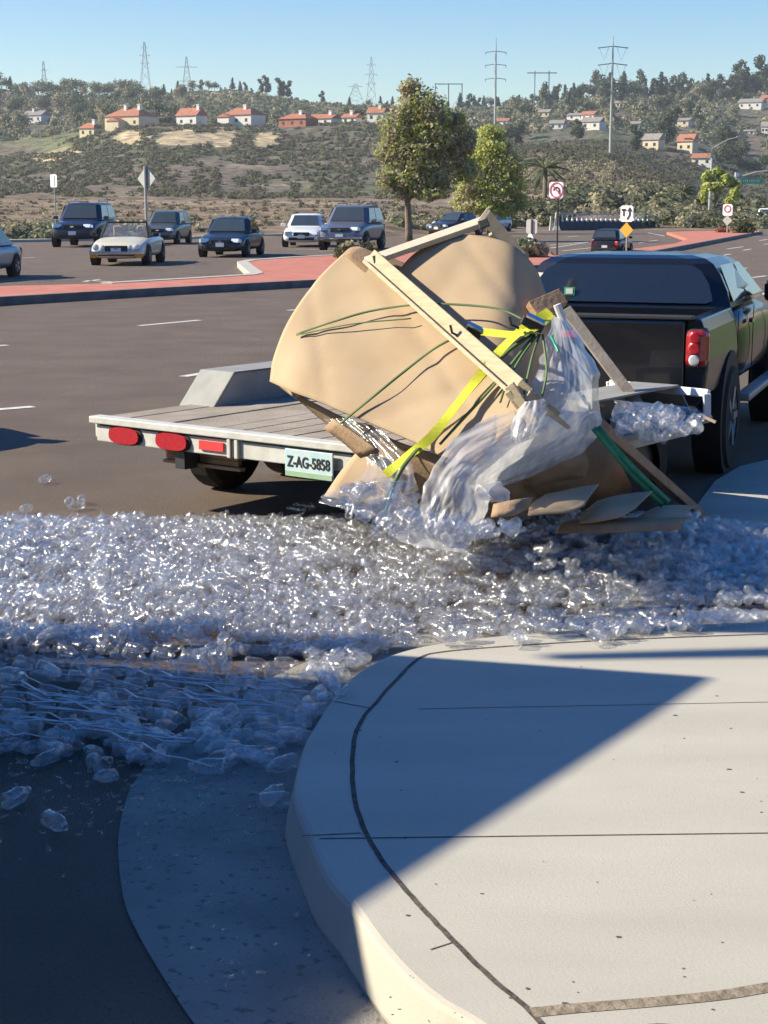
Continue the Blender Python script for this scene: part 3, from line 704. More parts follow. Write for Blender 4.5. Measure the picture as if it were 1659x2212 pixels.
text('Z-AG-5858', .09, Mt @ Vector((1.84, -.0575, ZD-.135)), Mtx, M['mblack'], pl_, 'plate_lettering', sx=.76)
tpart('ramp_rack', [((.80, .35, ZD-.20), (.62, .42, .03)), ((.80, .16, ZD-.235), (.62, .03, .03)), ((.82, .14, ZD-.265), (.66, .05, .02))], M['brownwood'])
tpart('chassis', [((.75, TL/2, ZD-.22), (.08, TL, .12)), ((TWd-.75, TL/2, ZD-.22), (.08, TL, .12)), ((TWd/2, 1.55, ZD-.32), (TWd-.5, .07, .07)), ((TWd/2, 2.3, ZD-.32), (TWd-.5, .07, .07))], M['dksteel'])
tpart('tongue', [((TWd/2-.35, TL+.5, ZD-.22), (.08, 1.2, .12), Matrix.Rotation(-.28, 3, 'Z')), ((TWd/2+.35, TL+.5, ZD-.22), (.08, 1.2, .12), Matrix.Rotation(.28, 3, 'Z'))], M['dksteel'])
for sx_, xc in ((-1, .10), (1, TWd-.14)):
    for yw in (1.12, 1.86):
        Mx = Matrix.Translation(Mt @ Vector((xc, yw, .325))) @ Mt.to_4x4() @ Matrix.Rotation(math.pi/2, 4, 'Y')
        g = MB(); g.lathe([(.19,-.11),(.29,-.11),(.325,-.075),(.325,.075),(.29,.11),(.19,.11)], 28, Mx); wo = g.build('wheel', M['rubber'], trail)
        g = MB(); g.lathe([(0,-.09),(.08,-.09),(.19,-.06),(.19,.06),(.08,.09),(0,.09)], 20, Mx); g.build('rim', M['dksteel'], wo)
    # fender: raised trapezoid box over both wheels
    prof = [(.84,ZD-.02),(1.06,ZD+.21),(2.18,ZD+.21),(2.40,ZD-.02)]
    xa, xb = (xc-.16, xc+.16)
    th = .012; g = MB()
    for (y0, z0), (y1, z1) in zip(prof[:-1], prof[1:]):
        g.slab([Mt @ Vector(v) for v in ((xa,y0,z0),(xb,y0,z0),(xb,y1,z1),(xa,y1,z1))], (0,0,1) , th)
    inn_x = xb if sx_ < 0 else xa
    g.slab([Mt @ Vector((inn_x, y, z)) for y, z in prof], Mt @ Vector((1,0,0)), .01)
    g.build('fender', bpy.data.materials.get('fender_paint') or mat('fender_paint', (.27,.27,.26), .7, col2=(.33,.33,.31), scale=7), trail)
# ------------------------------------------------------------------ black pickup
KH = math.radians(20)
def truck():
    rearR = P(1520, 693, 1.19)
    hd = Vector((math.sin(KH), math.cos(KH), 0)); rt = Vector((math.cos(KH), -math.sin(KH), 0))
    c = rearR + hd*2.5 - rt*.88
    root = thing('pickup_truck', 'black double-cab pickup with tinted rear window hitched ahead of the trailer', 'pickup truck', (c.x, c.y, 0), math.pi/2-KH)
    PT = M['truckpaint']; hw = .90
    st = [(-1.05, 1, .46, 1.08), (-.2, 1, .44, 1.07), (1.0, 1, .44, 1.06), (1.35, 1, .45, 1.02), (2.0, .98, .46, .97), (2.40, .90, .46, .84), (2.52, .78, .5, .70)]
    g = MB(); g.loft([[(x, y, z) for y, z in secring(hw*k, z0, z1, .10)] for x, k, z0, z1 in st]); g.build('cab_body', PT, root, smooth=True, sub=1)
    # bed
    bed = MB()
    for s in (-1, 1):
        secs = []
        for x in (-2.46, -1.9, -1.5, -1.04):
            secs.append([(x, s*hw*.90, .50), (x, s*hw*1.0, .60), (x, s*hw*1.02, .80), (x, s*hw*.99, .98), (x, s*hw*.95, 1.06), (x, s*hw*.84, 1.06), (x, s*hw*.83, .60), (x, s*hw*.83, .50)][::s])
        bed.loft(secs)
    bed.box((-1.75, 0, .58), (1.4, 1.55, .05)); bed.box((-1.10, 0, .82), (.06, 1.55, .48))
    bed.build('bed', PT, root, bevel=.015)
    g = MB(); g.loft([[(x, -.755, .52), (x, .755, .52), (x, .755, z_), (x, -.755, z_)] for x, z_ in ((-2.50, 1.03), (-2.49, 1.055), (-2.43, 1.055), (-2.42, 1.03))])
    tg = g.build('tailgate', PT, root, bevel=.012)
    g = MB(); g.box((-2.46, 0, 1.067), (.10, 1.62, .025)); g.build('tailgate_cap', M['dksteel'], tg, bevel=.008)
    g = MB(); g.box((-2.508, .14, .955), (.02, .30, .045)); g.build('brake_light', M['redrefl'], tg)
    g = MB(); g.box((-2.508, -.07, .955), (.015, .03, .05)); g.build('lock', M['chrome'], tg)
    g = MB(); g.box((-2.508, -.22, .60), (.015, .18, .02)); g.build('emblem', M['chrome'], tg)
    for s in (-1, 1):
        g = MB(); g.box((-2.44, s*.83, .885), (.11, .16, .25)); tl = g.build('tail_light', M['dksteel'], root, bevel=.035)
        for z_, m_, r_0 in ((.95, 'red', .040), (.885, 'red', .044), (.815, 'lens', .036)):
            g = MB(); g.lathe([(0,.012),(r_0*.7,.010),(r_0,0)], 16, Matrix.Translation((-2.517, s*.825, z_)) @ Matrix.Rotation(-math.pi/2, 4, 'Y')); g.build('lamp', M[m_], tl)
        g = MB(); g.box((-2.445, s*.835, .885), (.14, .165, .235)); g.build('lens', M['redglow'], tl, bevel=.05)
    g = MB(); g.box((-2.56, 0, .47), (.20, 1.72, .13)); bm = g.build('rear_bumper', M['dksteel'], root, bevel=.03)
    for s in (-1, 1):
        g = MB(); g.box((-2.665, s*.70, .49), (.02, .16, .05)); g.build('reflector', M['redrefl'], bm)
    # greenhouse
    zb, zt = 1.05, 1.56; g = MB(); secs = []
    def ring(t, ins=0.):
        z = zb+(zt-zb)*t; hy = .845-.19*t**1.3-ins; xa = -1.04+.13*t+ins*.8; xb = 1.12-.80*t-ins*1.4; c_ = .14
        return [(xa+c_*.5,-hy,z),(-.1,-hy-.01,z),(xb-c_,-hy,z),(xb,-hy+c_,z),(xb+.06,0,z),(xb,hy-c_,z),(xb-c_,hy,z),(-.1,hy+.01,z),(xa+c_*.5,hy,z),(xa,hy-c_,z),(xa-.02,0,z),(xa,-hy+c_,z)]
    secs = [ring(0), ring(.3), ring(.62), ring(.84, .015), ring(.94, .06), ring(1., .16), ring(1.04, .40)]
    g.loft(secs); g.build('cab', PT, root, smooth=False, bevel=.045)
    def gp(t, off=.012):
        z = zb+(zt-zb)*t; return -1.04+.13*t-off-.02, .845-.19*t**1.3, 1.12-.80*t+off, z
    g = MB(); L_ = []
    for t, k in ((.06, .80), (.12, .86), (.45, .87), (.72, .84), (.82, .74)):
        xa, hy, xb, z = gp(t, .016); L_.append([(xa+.006, -hy*k, z), (xa-.006, -hy*k*.5, z), (xa-.008, 0, z), (xa-.006, hy*k*.5, z), (xa+.006, hy*k, z)])
    g.grid(L_); rw = g.build('rear_window', M['glass'], root, smooth=True)
    xa, hy, xb, z = gp(.26, .03); g = MB(); g.box((xa-.006, .40, z), (.006, .085, .085)); g.build('sticker', M['signgr'], rw)
    g = MB(); g.box((xa-.010, .40, z), (.004, .055, .055)); g.build('sticker_panel', M['signw'], rw)
    for s in (-1, 1):
        for xs_ in ((-.88, -.08, -.78, -.12), (-.04, .90, -.04, .26)):
            g = MB(); o = []
            x0, x1, X0, X1 = xs_; _, h0, _, z0 = gp(.08); _, h1, _, z1 = gp(.80)
            g.add([(x0, s*(h0+.014), z0), (x1-.06, s*(h0+.014), z0), (X1, s*(h1+.016), z1), (X0+.03, s*(h1+.016), z1)], [(0,1,2,3)][::1]); g.build('side_window', M['glass2'], root)
        g = MB(); g.box((.62, s*1.02, 1.13), (.12, .24, .22)); mr = g.build('side_mirror', PT, root, bevel=.04)
        g = MB(); g.box((.555, s*1.02, 1.13), (.01, .19, .17)); g.build('mirror_glass', M['glass'], mr)
        g = MB(); g.box((.547, s*.98, 1.15), (.006, .05, .06)); g.build('sticker', M['plateblue'], mr)
        g = MB(); g.box((.25, s*.93, .42), (2.0, .12, .05)); g.build('side_step', M['galv'], root, bevel=.015)
        g = MB(); g.box((-.25, s*.915, .93), (.14, .03, .03)); g.build('door_handle', M['chrome'], root)
        for x in (-.10, .95, -.98):
            g = MB(); g.box((x, s*.907, .75), (.008, .006, .56)); g.build('door_seam', M['black'], root)
        for x in (-1.38, 1.72):
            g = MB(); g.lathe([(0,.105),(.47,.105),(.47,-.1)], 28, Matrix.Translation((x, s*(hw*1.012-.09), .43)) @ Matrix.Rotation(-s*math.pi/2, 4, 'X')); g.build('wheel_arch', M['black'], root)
    wheel_parts(root, (-1.38, 1.72), hw+.04, .40, .25)
    g = MB(); g.box((2.48, 0, .62), (.16, 1.2, .2)); g.build('grille', M['black'], root)
    g = MB(); g.box((0, 0, .38), (4.2, .9, .2)); g.build('underframe', M['dksteel'], root)
    for o in root.children_recursive:
        if o.name.split('.')[0] in ('wheel', 'rim', 'wheel_arch'): continue
        for v in o.data.vertices: v.co.z = v.co.z*1.13 if v.co.z < 1.08 else 1.22+(v.co.z-1.08)*.74
    return root
truck()

# ------------------------------------------------------------------ the fallen load
YS = .86
_PY = PY
def PY(px, py, Y): return _PY(px, py, Y*YS if Y < 10.85 else Y)
def ctl(rows): return [[PY(*p) for p in r] for r in rows]
def sheet(name, rows, k, m_, label, cat, group=None, th=.006, base=None, smooth=True):
    smooth = name != 'carton_stack'
    G = refine(ctl(rows), k); L_ = [p for r in G for p in r]
    o_ = Vector((sum(p.x for p in L_)/len(L_), sum(p.y for p in L_)/len(L_), min(p.z for p in L_)))
    g = MB(); g.grid(G); o = g.build(name, m_, None, origin=o_, smooth=smooth, solid=th, loc=o_)
    return tag(o, label, cat, group)
def Y1(px, py): return 10.15-.0012*(px-590)+.0026*(822-py)+max(0, (670-px)/80)**2*.14
def Y2(px, py): return 10.22-.0012*(px-880)+.0024*(700-py)+max(0, (px-1050)/130)**2*.38
def YL(px, py): return min(Y1(px, py), Y2(px, py))-.07
def auto(rows, fn): return [[(a, b, fn(a, b)) for a, b in r] for r in rows]
def wrinkle(o, seed, amp):
    for v in o.data.vertices:
        q = v.co; d = (float(vnoise([q.x*2.2+seed], [q.z*2.2], seed, 3)[0])-.5)*amp + abs(float(vnoise([q.x*1.1+q.z*1.7+seed], [q.z*.6-q.x*.5], seed+4, 2)[0])-.5)*amp*-.9
        for a_, b_, c_ in ((.8, .6, .12), (-.35, .94, -.28), (.98, .2, -.42)):
            d += amp*.22*max(0, 1-abs(a_*q.x+b_*(q.z-.5)-c_)/.05)
        v.co.y += d; v.co.x += d*.3
o = sheet('cardboard_sheet', auto([
 [(586,824),(640,848),(700,870),(790,908),(900,955),(960,985),(1030,1000)],
 [(596,770),(645,778),(715,795),(840,836),(940,880),(1010,930),(1080,950)],
 [(628,690),(675,700),(750,725),(870,775),(970,835),(1060,885),(1120,910)],
 [(680,610),(712,630),(790,662),(890,715),(1000,785),(1090,855),(1150,885)],
 [(752,538),(775,552),(830,598),(920,675),(1030,770),(1120,845),(1175,870)]], Y1), 7, M['cardboard'],
 'large tan cardboard sheet draped over the load, left of the long pale beam', 'cardboard sheet', th=.009); wrinkle(o, 3, .05)
o = sheet('cardboard_sheet', auto([
 [(850,608),(955,705),(1065,808),(1140,872),(1195,905)],
 [(868,578),(962,640),(1075,725),(1160,800),(1225,850)],
 [(902,545),(985,580),(1085,640),(1168,700),(1212,735)],
 [(955,517),(1012,508),(1098,526),(1152,575),(1180,640)]], Y2), 9, M['cardboard'],
 'bulging tan cardboard sheet inside the raised wooden frame, right of the long beam', 'cardboard sheet', th=.009); wrinkle(o, 8, .06)
sheet('cardboard_sheet', [
 [(742,548,10.62),(800,600,10.5),(860,660,10.4)],[(756,536,10.66),(820,560,10.6),(880,600,10.5)],[(775,533,10.72),(850,560,10.68),(930,590,10.6)]], 4, M['cardboard_d'],
 'brown inner cardboard layer peeping behind the upper frame corner', 'cardboard sheet')
sheet('cardboard_sheet', [
 [(590,800,10.45),(600,830,10.42),(640,862,10.25)],[(600,760,10.42),(612,800,10.36),(650,858,10.22)],[(640,700,10.5),(640,760,10.4),(660,850,10.2)]], 4, M['cardboard'],
 'folded tan cardboard flap at the leftmost corner of the load', 'cardboard sheet')
# side of the collapsed stack under the sheets
PYK = PY; PY = _PY
o = sheet('carton_stack', [
 [(636,852,8.85),(720,885,8.70),(800,920,8.55),(900,962,8.40),(1030,985,8.35),(1180,960,8.65),(1290,915,9.05)],
 [(690,895,8.9),(760,935,8.75),(840,975,8.60),(930,1020,8.45),(1060,1050,8.40),(1200,1030,8.8),(1330,985,9.2)],
 [(735,930,8.9),(800,985,8.75),(860,1030,8.60),(950,1070,8.45),(1070,1090,8.50),(1210,1070,9.0),(1360,1040,9.4)],
 [(790,1000,8.95),(830,1045,8.75),(880,1095,8.55),(960,1130,8.40),(1090,1130,8.60),(1220,1100,9.2),(1360,1075,9.6)]], 7, M['cardboard_d'],
 'crushed brown side of the toppled carton stack behind the plastic film', 'carton stack', th=.012); wrinkle(o, 14, .34); PY = PYK
sheet('cardboard_sheet', [
 [(700,1072,9.62),(780,1085,9.55),(860,1092,9.5)],[(735,1020,9.72),(800,1030,9.64),(865,1050,9.56)],[(775,972,9.86),(815,985,9.76),(870,1000,9.64)]], 4, M['cardboard'],
 'small orange-tan cardboard piece under the trailing end of the yellow strap', 'cardboard sheet')
def gsheet(name, pts, m_, label, cat, nrm=(0,-.2,1), th=.012, group=None):
    L_ = [P(*p) for p in pts]; o_ = Vector((sum(p.x for p in L_)/len(L_), sum(p.y for p in L_)/len(L_), min(p.z for p in L_)))
    g = MB(); g.slab(L_, nrm, th); o = g.build(name, m_, None, origin=o_, loc=o_); return tag(o, label, cat, group)
def psheet(name, rows, m_, label, cat, group=None, th=.007, k=5):
    G = refine([[P(*p) for p in r] for r in rows], k); L_ = [p for r in G for p in r]
    o_ = Vector((sum(p.x for p in L_)/len(L_), sum(p.y for p in L_)/len(L_), min(p.z for p in L_)))
    g = MB(); g.grid(G); o = g.build(name, m_, None, origin=o_, smooth=True, solid=th, loc=o_); return tag(o, label, cat, group)
P_old = P; P = lambda a, b, c: _PY(a, b, c-.80 if b > 1060 or c > 8.9 else c-.25)
psheet('cardboard_sheet', [[(1140,1114,8.62),(1185,1110,8.62),(1228,1106,8.62),(1262,1092,8.66)],[(1148,1090,8.75),(1195,1082,8.70),(1240,1077,8.72),(1278,1066,8.80)],[(1180,1068,8.98),(1215,1061,8.95),(1255,1052,8.98),(1294,1047,9.05)]], M['cardboard'], 'curled tan cardboard sheet on the ground, left of two similar ones', 'cardboard sheet')
psheet('cardboard_sheet', [[(1250,1130,8.78),(1290,1127,8.78),(1338,1116,8.8),(1372,1098,8.86)],[(1262,1108,8.92),(1305,1098,8.86),(1350,1090,8.9),(1390,1080,8.96)],[(1288,1084,9.2),(1325,1073,9.15),(1368,1066,9.18),(1410,1061,9.22)]], M['cardboard'], 'curled tan cardboard sheet on the ground, beneath the green strapping', 'cardboard sheet')
psheet('cardboard_sheet', [[(1368,1124,9.0),(1420,1121,9.0),(1470,1119,9.0)],[(1395,1107,9.15),(1435,1103,9.1),(1482,1106,9.15)],[(1420,1096,9.4),(1455,1092,9.35),(1505,1093,9.4)]], M['cardboard'], 'flat tan cardboard sheet at the foot of the long brown pole', 'cardboard sheet')
psheet('cardboard_sheet', [[(1200,1152,8.75),(1330,1150,8.8),(1470,1144,8.9)],[(1215,1130,8.8),(1335,1128,8.85),(1475,1126,8.95)],[(1250,1122,8.95),(1345,1119,9.0),(1490,1117,9.1)]], M['cardboard_d'], 'dark brown carton edge lying along the ground behind the bottles', 'carton')
psheet('cardboard_sheet', [[(1060,1118,8.2),(1110,1112,8.25),(1140,1100,8.4)],[(1066,1090,8.35),(1112,1080,8.35),(1150,1074,8.5)]], M['cardboard_d'], 'torn brown cardboard scrap right of the standing cardboard edge', 'cardboard sheet', k=3)
psheet('cardboard_sheet', [[(1150,1052,8.5),(1200,1040,8.6),(1262,1032,8.75)],[(1140,1020,8.5),(1205,1000,8.55),(1270,1005,8.7)],[(1160,995,8.6),(1215,985,8.65),(1262,975,8.75)]], M['cardboard_d'], 'dull brown cardboard flap hanging right below the film', 'cardboard sheet', k=3)
psheet('cardboard_sheet', [[(700,925,8.68),(740,955,8.6),(780,990,8.52)],[(720,905,8.62),(765,935,8.52),(820,975,8.42)]], M['cardboard_d'], 'torn brown flap hanging under the left edge of the big sheet', 'cardboard sheet', k=3)
P = P_old
psheet('cardboard_sheet', [[(985,1186,.02),(1003,1198,.01),(1012,1190,.02)],[(1010,1150,.12),(1022,1154,.13),(1040,1140,.15)],[(1052,1080,.34),(1066,1082,.35),(1086,1062,.42)]], M['cardboard'], 'narrow cardboard edge standing up beside the lower tip of the film', 'cardboard sheet')

# wooden frame
fr = thing('wooden_frame', 'pale wooden pallet frame tipped up over the cardboard, one corner raised highest', 'wooden frame', PY(1160, 900, 9.3))
fo = fr.location.copy()
def fbeam(name, a, b, wd, th, m_, par=None, org=None, up=(-.65,-1,.5), w2=None):
    g = MB(); g.beam(PY(*a), PY(*b), wd, th, up, w2=w2); return g.build(name, m_, par or fr, origin=org or fo, bevel=.004)
b1 = fbeam('beam', (792,566,10.50), (1052,476,10.62), .105, .03, M['oldwood'], up=(-1,-.5,1)); b1.data.materials[0] = mat('weathered_beam', (.52,.455,.35), .8, col2=(.60,.53,.42), scale=8, bump=.2)
fbeam('beam', (800,556,10.48), (1120,838,9.36), .098, .03, M['pine'])
fbeam('beam_edge', (789,566,10.44), (1102,848,9.32), .022, .045, bpy.data.materials['pale_pine_wood'])
fbeam('beam', (1046,466,10.60), (1132,556,10.95), .085, .03, bpy.data.materials['weathered_beam'], w2=.05)
fbeam('splinter', (1100,832,9.27), (1160,915,9.2), .055, .03, M['pine'], w2=.03)
fbeam('splinter', (1138,852,9.25), (1230,925,9.25), .045, .03, M['pine'], w2=.02)
for a, b in (((1122,824,9.30),(1148,846,9.28)),((1152,850,9.28),(1180,872,9.28)),((1184,876,9.28),(1208,896,9.28)),((1096,846,9.26),(1122,880,9.24)),((1126,886,9.24),(1150,918,9.22))):
    fbeam('splinter', a, b, .032, .022, M['pine'])
fbeam('splinter', (1060,505,10.50), (1088,535,10.62), .028, .02, M['pine'])
for a, b in (((806,562,10.43),(822,558,10.43)), ((1034,487,10.49),(1056,480,10.49))):
    fbeam('strap_slot', a, b, .05, .012, M['mblack'])
g = MB(); g.beam(PY(1095,555,10.8), PY(1142,552,10.8), .03, .03); g.build('splinter', M['pine'], fr, origin=fo)
def single(name, mb, m_, label, cat, org, group=None, **kw):
    o = mb.build(name, m_, None, origin=org, loc=org, **kw); return tag(o, label, cat, group)
def board(name, a, b, wd, th, m_, label, cat='board', up=(0,-1,.5), w2=None):
    g = MB(); g.beam(a, b, wd, th, up, w2=w2); return single(name, g, m_, label, cat, Vector(b), bevel=.003)
board('wood_board', _PY(1222,668,10.3), _PY(1385,884,9.9), .07, .03, M['greywood'], 'grey board leaning in front of the pickup tailgate')
board('wood_board', PY(1290,915,10.0), P(1532,1128,.02), .07, .045, M['brownwood'], 'long brown pole slanting down to the ground at right', w2=.05)
board('wood_block', PY(1148,672,10.1), PY(1214,643,10.2), .09, .06, M['brownwood'], 'short brown wood block at the gathered strap ends')
g = MB(); g.tube([PY(1203,658,10.0), PY(1216,692,10.0)], .022, 10); single('white_tube', g, M['plate'], 'short white tube hanging beside the brown block', 'tube', PY(1216,692,10.0))
# white rail on the trailer front
wr = thing('goods_rail', 'white wooden rail on two posts in front of the pickup bumper', 'rail', _PY(1420, 900, 10.35)); wo_ = wr.location.copy()
for nm, a, b, wd in (('top_rail', (1318,829,10.75),(1531,850,10.2), .05), ('post', (1527,850,10.2),(1527,905,10.2), .045), ('post', (1318,824,10.75),(1320,866,10.75), .05)):
    g = MB(); g.beam(_PY(*a), _PY(*b), wd, .035, (0,-1,.2) if nm != 'x' else (0,0,1)); g.build(nm, M['signw'], wr, origin=wo_, bevel=.004)
for i, (a, b, lb) in enumerate((((1282,868,9.75),(1305,878,9.75),'small white splinter caught on the film fold'),((1512,896,10.1),(1546,912,10.05),'thin white stick at the foot of the right rail post'),((1258,852,9.6),(1275,870,9.6),'short pale wood chip on top of the film'))):
    g = MB(); g.beam(_PY(*a), _PY(*b), .02, .015); single('wood_chip', g, M['pine'], lb, 'wood chip', _PY(*b))

# straps
def ribbon(pts, wd, nrm=(-.3,-1,.6), k=8, au=True):
    if au: pts = [(a, b, YL(a, b)-(.06 if wd > .03 else 0)) if a < 1185 and b < 1000 else (a, b, c) for a, b, c in pts]
    L_ = curve([PY(*p) for p in pts], k); g = MB(); G = [[], []]
    for i, p in enumerate(L_):
        t = (L_[min(i+1, len(L_)-1)]-L_[max(i-1, 0)]).normalized(); s_ = t.cross(Vector(nrm)).normalized()
        tw_ = math.sin(i*.35)*.25; s_ = (s_+Vector(nrm).normalized()*tw_).normalized()
        G[0].append(p-s_*wd/2); G[1].append(p+s_*wd/2)
    g.grid(G); return g
ys = thing('ratchet_strap', 'bright yellow ratchet strap pulled across the load with hanging tail', 'strap', PY(830, 1027, 9.2)); yo = ys.location.copy()
ribbon([(1188,672,9.75),(1135,706,9.55),(1085,752,9.35),(1045,800,9.22),(990,870,9.1),(930,945,9.05),(880,985,9.1),(832,1026,9.2)], .050).build('webbing', M['yellow'], ys, origin=yo, solid=.002)
ribbon([(1192,680,9.8),(1160,706,9.62),(1110,722,9.5),(1040,716,9.5)], .040).build('webbing', M['yellow'], ys, origin=yo, solid=.002)
for c_, q_ in (((1150,700,YL(1150,700)-.07), (.12,.05,.05)), ((1022,718,YL(1022,718)-.03), (.09,.035,.045))):
    g = MB(); rm = Matrix.Rotation(.45, 3, 'Y'); c0 = PY(*c_); g.box(c0, q_, rm); bk = g.build('ratchet', M['dksteel'], ys, origin=yo, bevel=.008)
    g = MB(); g.tube([c0+rm @ Vector((-.05,-.03,.03)), c0+rm @ Vector((.05,-.03,.03))], .016, 8); g.build('spindle', M['chrome'], bk, origin=yo)
    g = MB(); g.tube([c0+Vector((-.07,-.02,-.02)), c0+Vector((-.11,-.03,.0)), c0+Vector((-.12,-.03,.04))], .007, 6); g.build('hook', M['dksteel'], bk, origin=yo)
lab = {0:'thin green band arcing over the upper part of the cardboard', 1:'thin green band running down to the lower left corner of the load'}
cords = [
 ([(640,722,10.05),(720,695,9.85),(800,672,9.72),(900,658,9.62),(990,658,9.5),(1080,668,9.42),(1130,690,9.5)], .012, 'green', 'thin green band arcing over the upper part of the cardboard'),
 ([(735,915,9.62),(800,862,9.45),(870,805,9.35),(940,752,9.32),(1000,722,9.40),(1040,715,9.45)], .014, 'green', 'thin green band curving from the lower edge up to the small ratchet'),
 ([(640,724,10.0),(760,700,9.82),(888,688,9.72)], .007, 'green', 'short dark band lying flat on the left cardboard'),
 ([(1150,720,9.55),(1090,765,9.3),(1030,830,9.15),(975,890,9.08),(920,950,9.0),(870,1010,9.05),(835,1080,9.1)], .022, 'green', 'green band running just behind the yellow strap'),
 ([(1156,722,9.55),(1110,780,9.3),(1060,840,9.2),(1000,905,9.1),(950,960,9.05)], .016, 'green', 'green band fanning out below the yellow strap'),
 ([(1162,722,9.56),(1128,768,9.4),(1098,820,9.3),(1080,870,9.25)], .012, 'green', 'green band falling steeply to the broken beam'),
 ([(1166,722,9.58),(1150,770,9.45),(1138,820,9.38),(1128,872,9.3)], .012, 'green', 'green band falling beside the film, second from right'),
 ([(1172,722,9.6),(1178,765,9.5),(1180,810,9.45),(1170,862,9.4)], .012, 'green', 'rightmost green band, falling straight beside the film'),
 ([(1190,725,9.6),(1198,742,9.5),(1206,760,9.45)], .014, 'green2', 'short bright green strap end at the top of the film'),
 ([(860,1030,9.1),(846,1062,9.05),(830,1110,9.0)], .014, 'green2', 'short bright green strap end near the trailing yellow strap'),
]
for pts, wd, m_, lb in cords:
    g = ribbon(pts, wd); o_ = PY(*pts[-1]); single('strapping_band', g, M[m_], lb, 'strapping band', o_, solid=.002, smooth=True)
for a, b, lb in (((1282,925,9.75),(1432,1092,9.85),'bright green strapping, left one of the pair running to the ground'), ((1290,922,9.8),(1446,1086,9.85),'bright green strapping, right one of the pair running to the ground')):
    g = ribbon([a, ((a[0]+b[0])/2-3, (a[1]+b[1])/2+3, 9.78), b], .030, au=False); single('strapping_band', g, M['green2'], lb, 'strapping band', PY(*b), solid=.002, smooth=True)

# stretch film
def film(rows, nu, label, m_='film', wr=.035, seed=1, name='stretch_film'):
    """rows: (left px,py,Y),(right px,py,Y), bulge towards the viewer"""
    L_ = curve([PY(*r[0]) for r in rows], 7); R_ = curve([PY(*r[1]) for r in rows], 7)
    bl = curve([Vector((r[2], 0, 0)) for r in rows], 7); G = []
    for i, (a, b) in enumerate(zip(L_, R_)):
        row = []
        for j in range(nu+1):
            u = j/nu; p = a.lerp(b, u)
            wv = (vnoise([u*7+seed*13], [i*.10+seed], seed, 4)[0]-.5)*2*wr + (vnoise([u*21+seed*3], [i*.22], seed+5, 4)[0]-.5)*wr*1.2
            edge = min(1, 4*u, 4*(1-u))
            ej = (vnoise([i*.45], [seed*7+(0 if u < .5 else 9)], seed+2, 3)[0]-.5)*.05*(1-edge)
            p = p + Vector((ej, -bl[i].x*math.sin(math.pi*u)-wv*(.4+.6*edge), abs(ej)*.3)); row.append(p)
        G.append(row)
    g = MB(); g.grid(G); o_ = min((p for r in G for p in r), key=lambda q_: q_.z).copy()
    return tag(g.build(name, M[m_], None, origin=o_, loc=o_, smooth=True, sub=1), label, 'plastic film')
film([((1196,682,9.9),(1222,692,10.3),.02),((1184,725,9.85),(1258,742,10.25),.08),((1165,780,9.75),(1288,795,10.15),.14),((1146,835,9.6),(1298,855,10.05),.2),((1085,885,9.4),(1294,925,9.9),.2),((1020,925,9.25),(1262,975,9.8),.16),((985,960,9.2),(1180,1018,9.6),.12),((965,1000,9.15),(1085,1050,9.4),.06)], 44, 'grey-white stretch film ballooning down the right side of the load', seed=3)
film([((1150,872,9.45),(1290,890,9.8),.12),((1060,905,9.2),(1240,960,9.6),.14),((985,945,9.05),(1130,1015,9.35),.14),((940,1000,8.95),(1066,1052,9.15),.14),((915,1060,8.85),(1052,1100,9.0),.12),((900,1105,8.8),(1040,1140,8.9),.08),((890,1135,8.75),(1026,1165,8.8),.05),((935,1170,8.7),(1005,1190,8.7),.02)], 40, 'milky stretch film sweeping left and down to the ground', seed=8)
film([((1130,868,9.2),(1170,862,9.22),.02),((1105,905,9.12),(1178,890,9.16),.04),((1100,940,9.05),(1160,930,9.1),.03),((1110,960,9.05),(1140,950,9.05),.01)], 14, 'crumpled white film bunched on the broken beam end', 'film', seed=12, name='film_bunch')
film([((1015,1050,8.98),(1075,1040,9.05),.02),((1030,1075,8.9),(1100,1062,9.0),.03),((1060,1085,8.9),(1105,1085,8.95),.01)], 14, 'small white film knot beside the standing cardboard edge', 'film', seed=15, name='film_knot')
film([((700,905,9.95),(790,900,9.75),.03),((760,960,9.7),(870,975,9.5),.05),((790,1020,9.5),(900,1030,9.3),.05),((700,1070,9.5),(900,1100,9.1),.08),((690,1085,9.45),(880,1130,8.95),.05)], 26, 'clear crinkled plastic sheet below the yellow strap tail', 'film2', wr=.05, seed=21, name='plastic_sheet')
film([((880,1128,8.9),(960,1120,8.85),.02),((840,1150,8.8),(1000,1165,8.75),.03),((860,1172,8.7),(1010,1195,8.65),.02)], 20, 'white film skirt spread over the bottles at the bottom of the load', 'film', wr=.03, seed=31, name='film_skirt')

film([((1330,865,10.8),(1440,872,10.7),.05),((1322,890,10.7),(1510,885,10.4),.08),((1340,920,10.6),(1520,905,10.35),.06),((1370,935,10.5),(1500,922,10.4),.03)], 24, 'clear crumpled plastic lying on the front of the trailer', 'film2', wr=.09, seed=47, name='plastic_sheet')
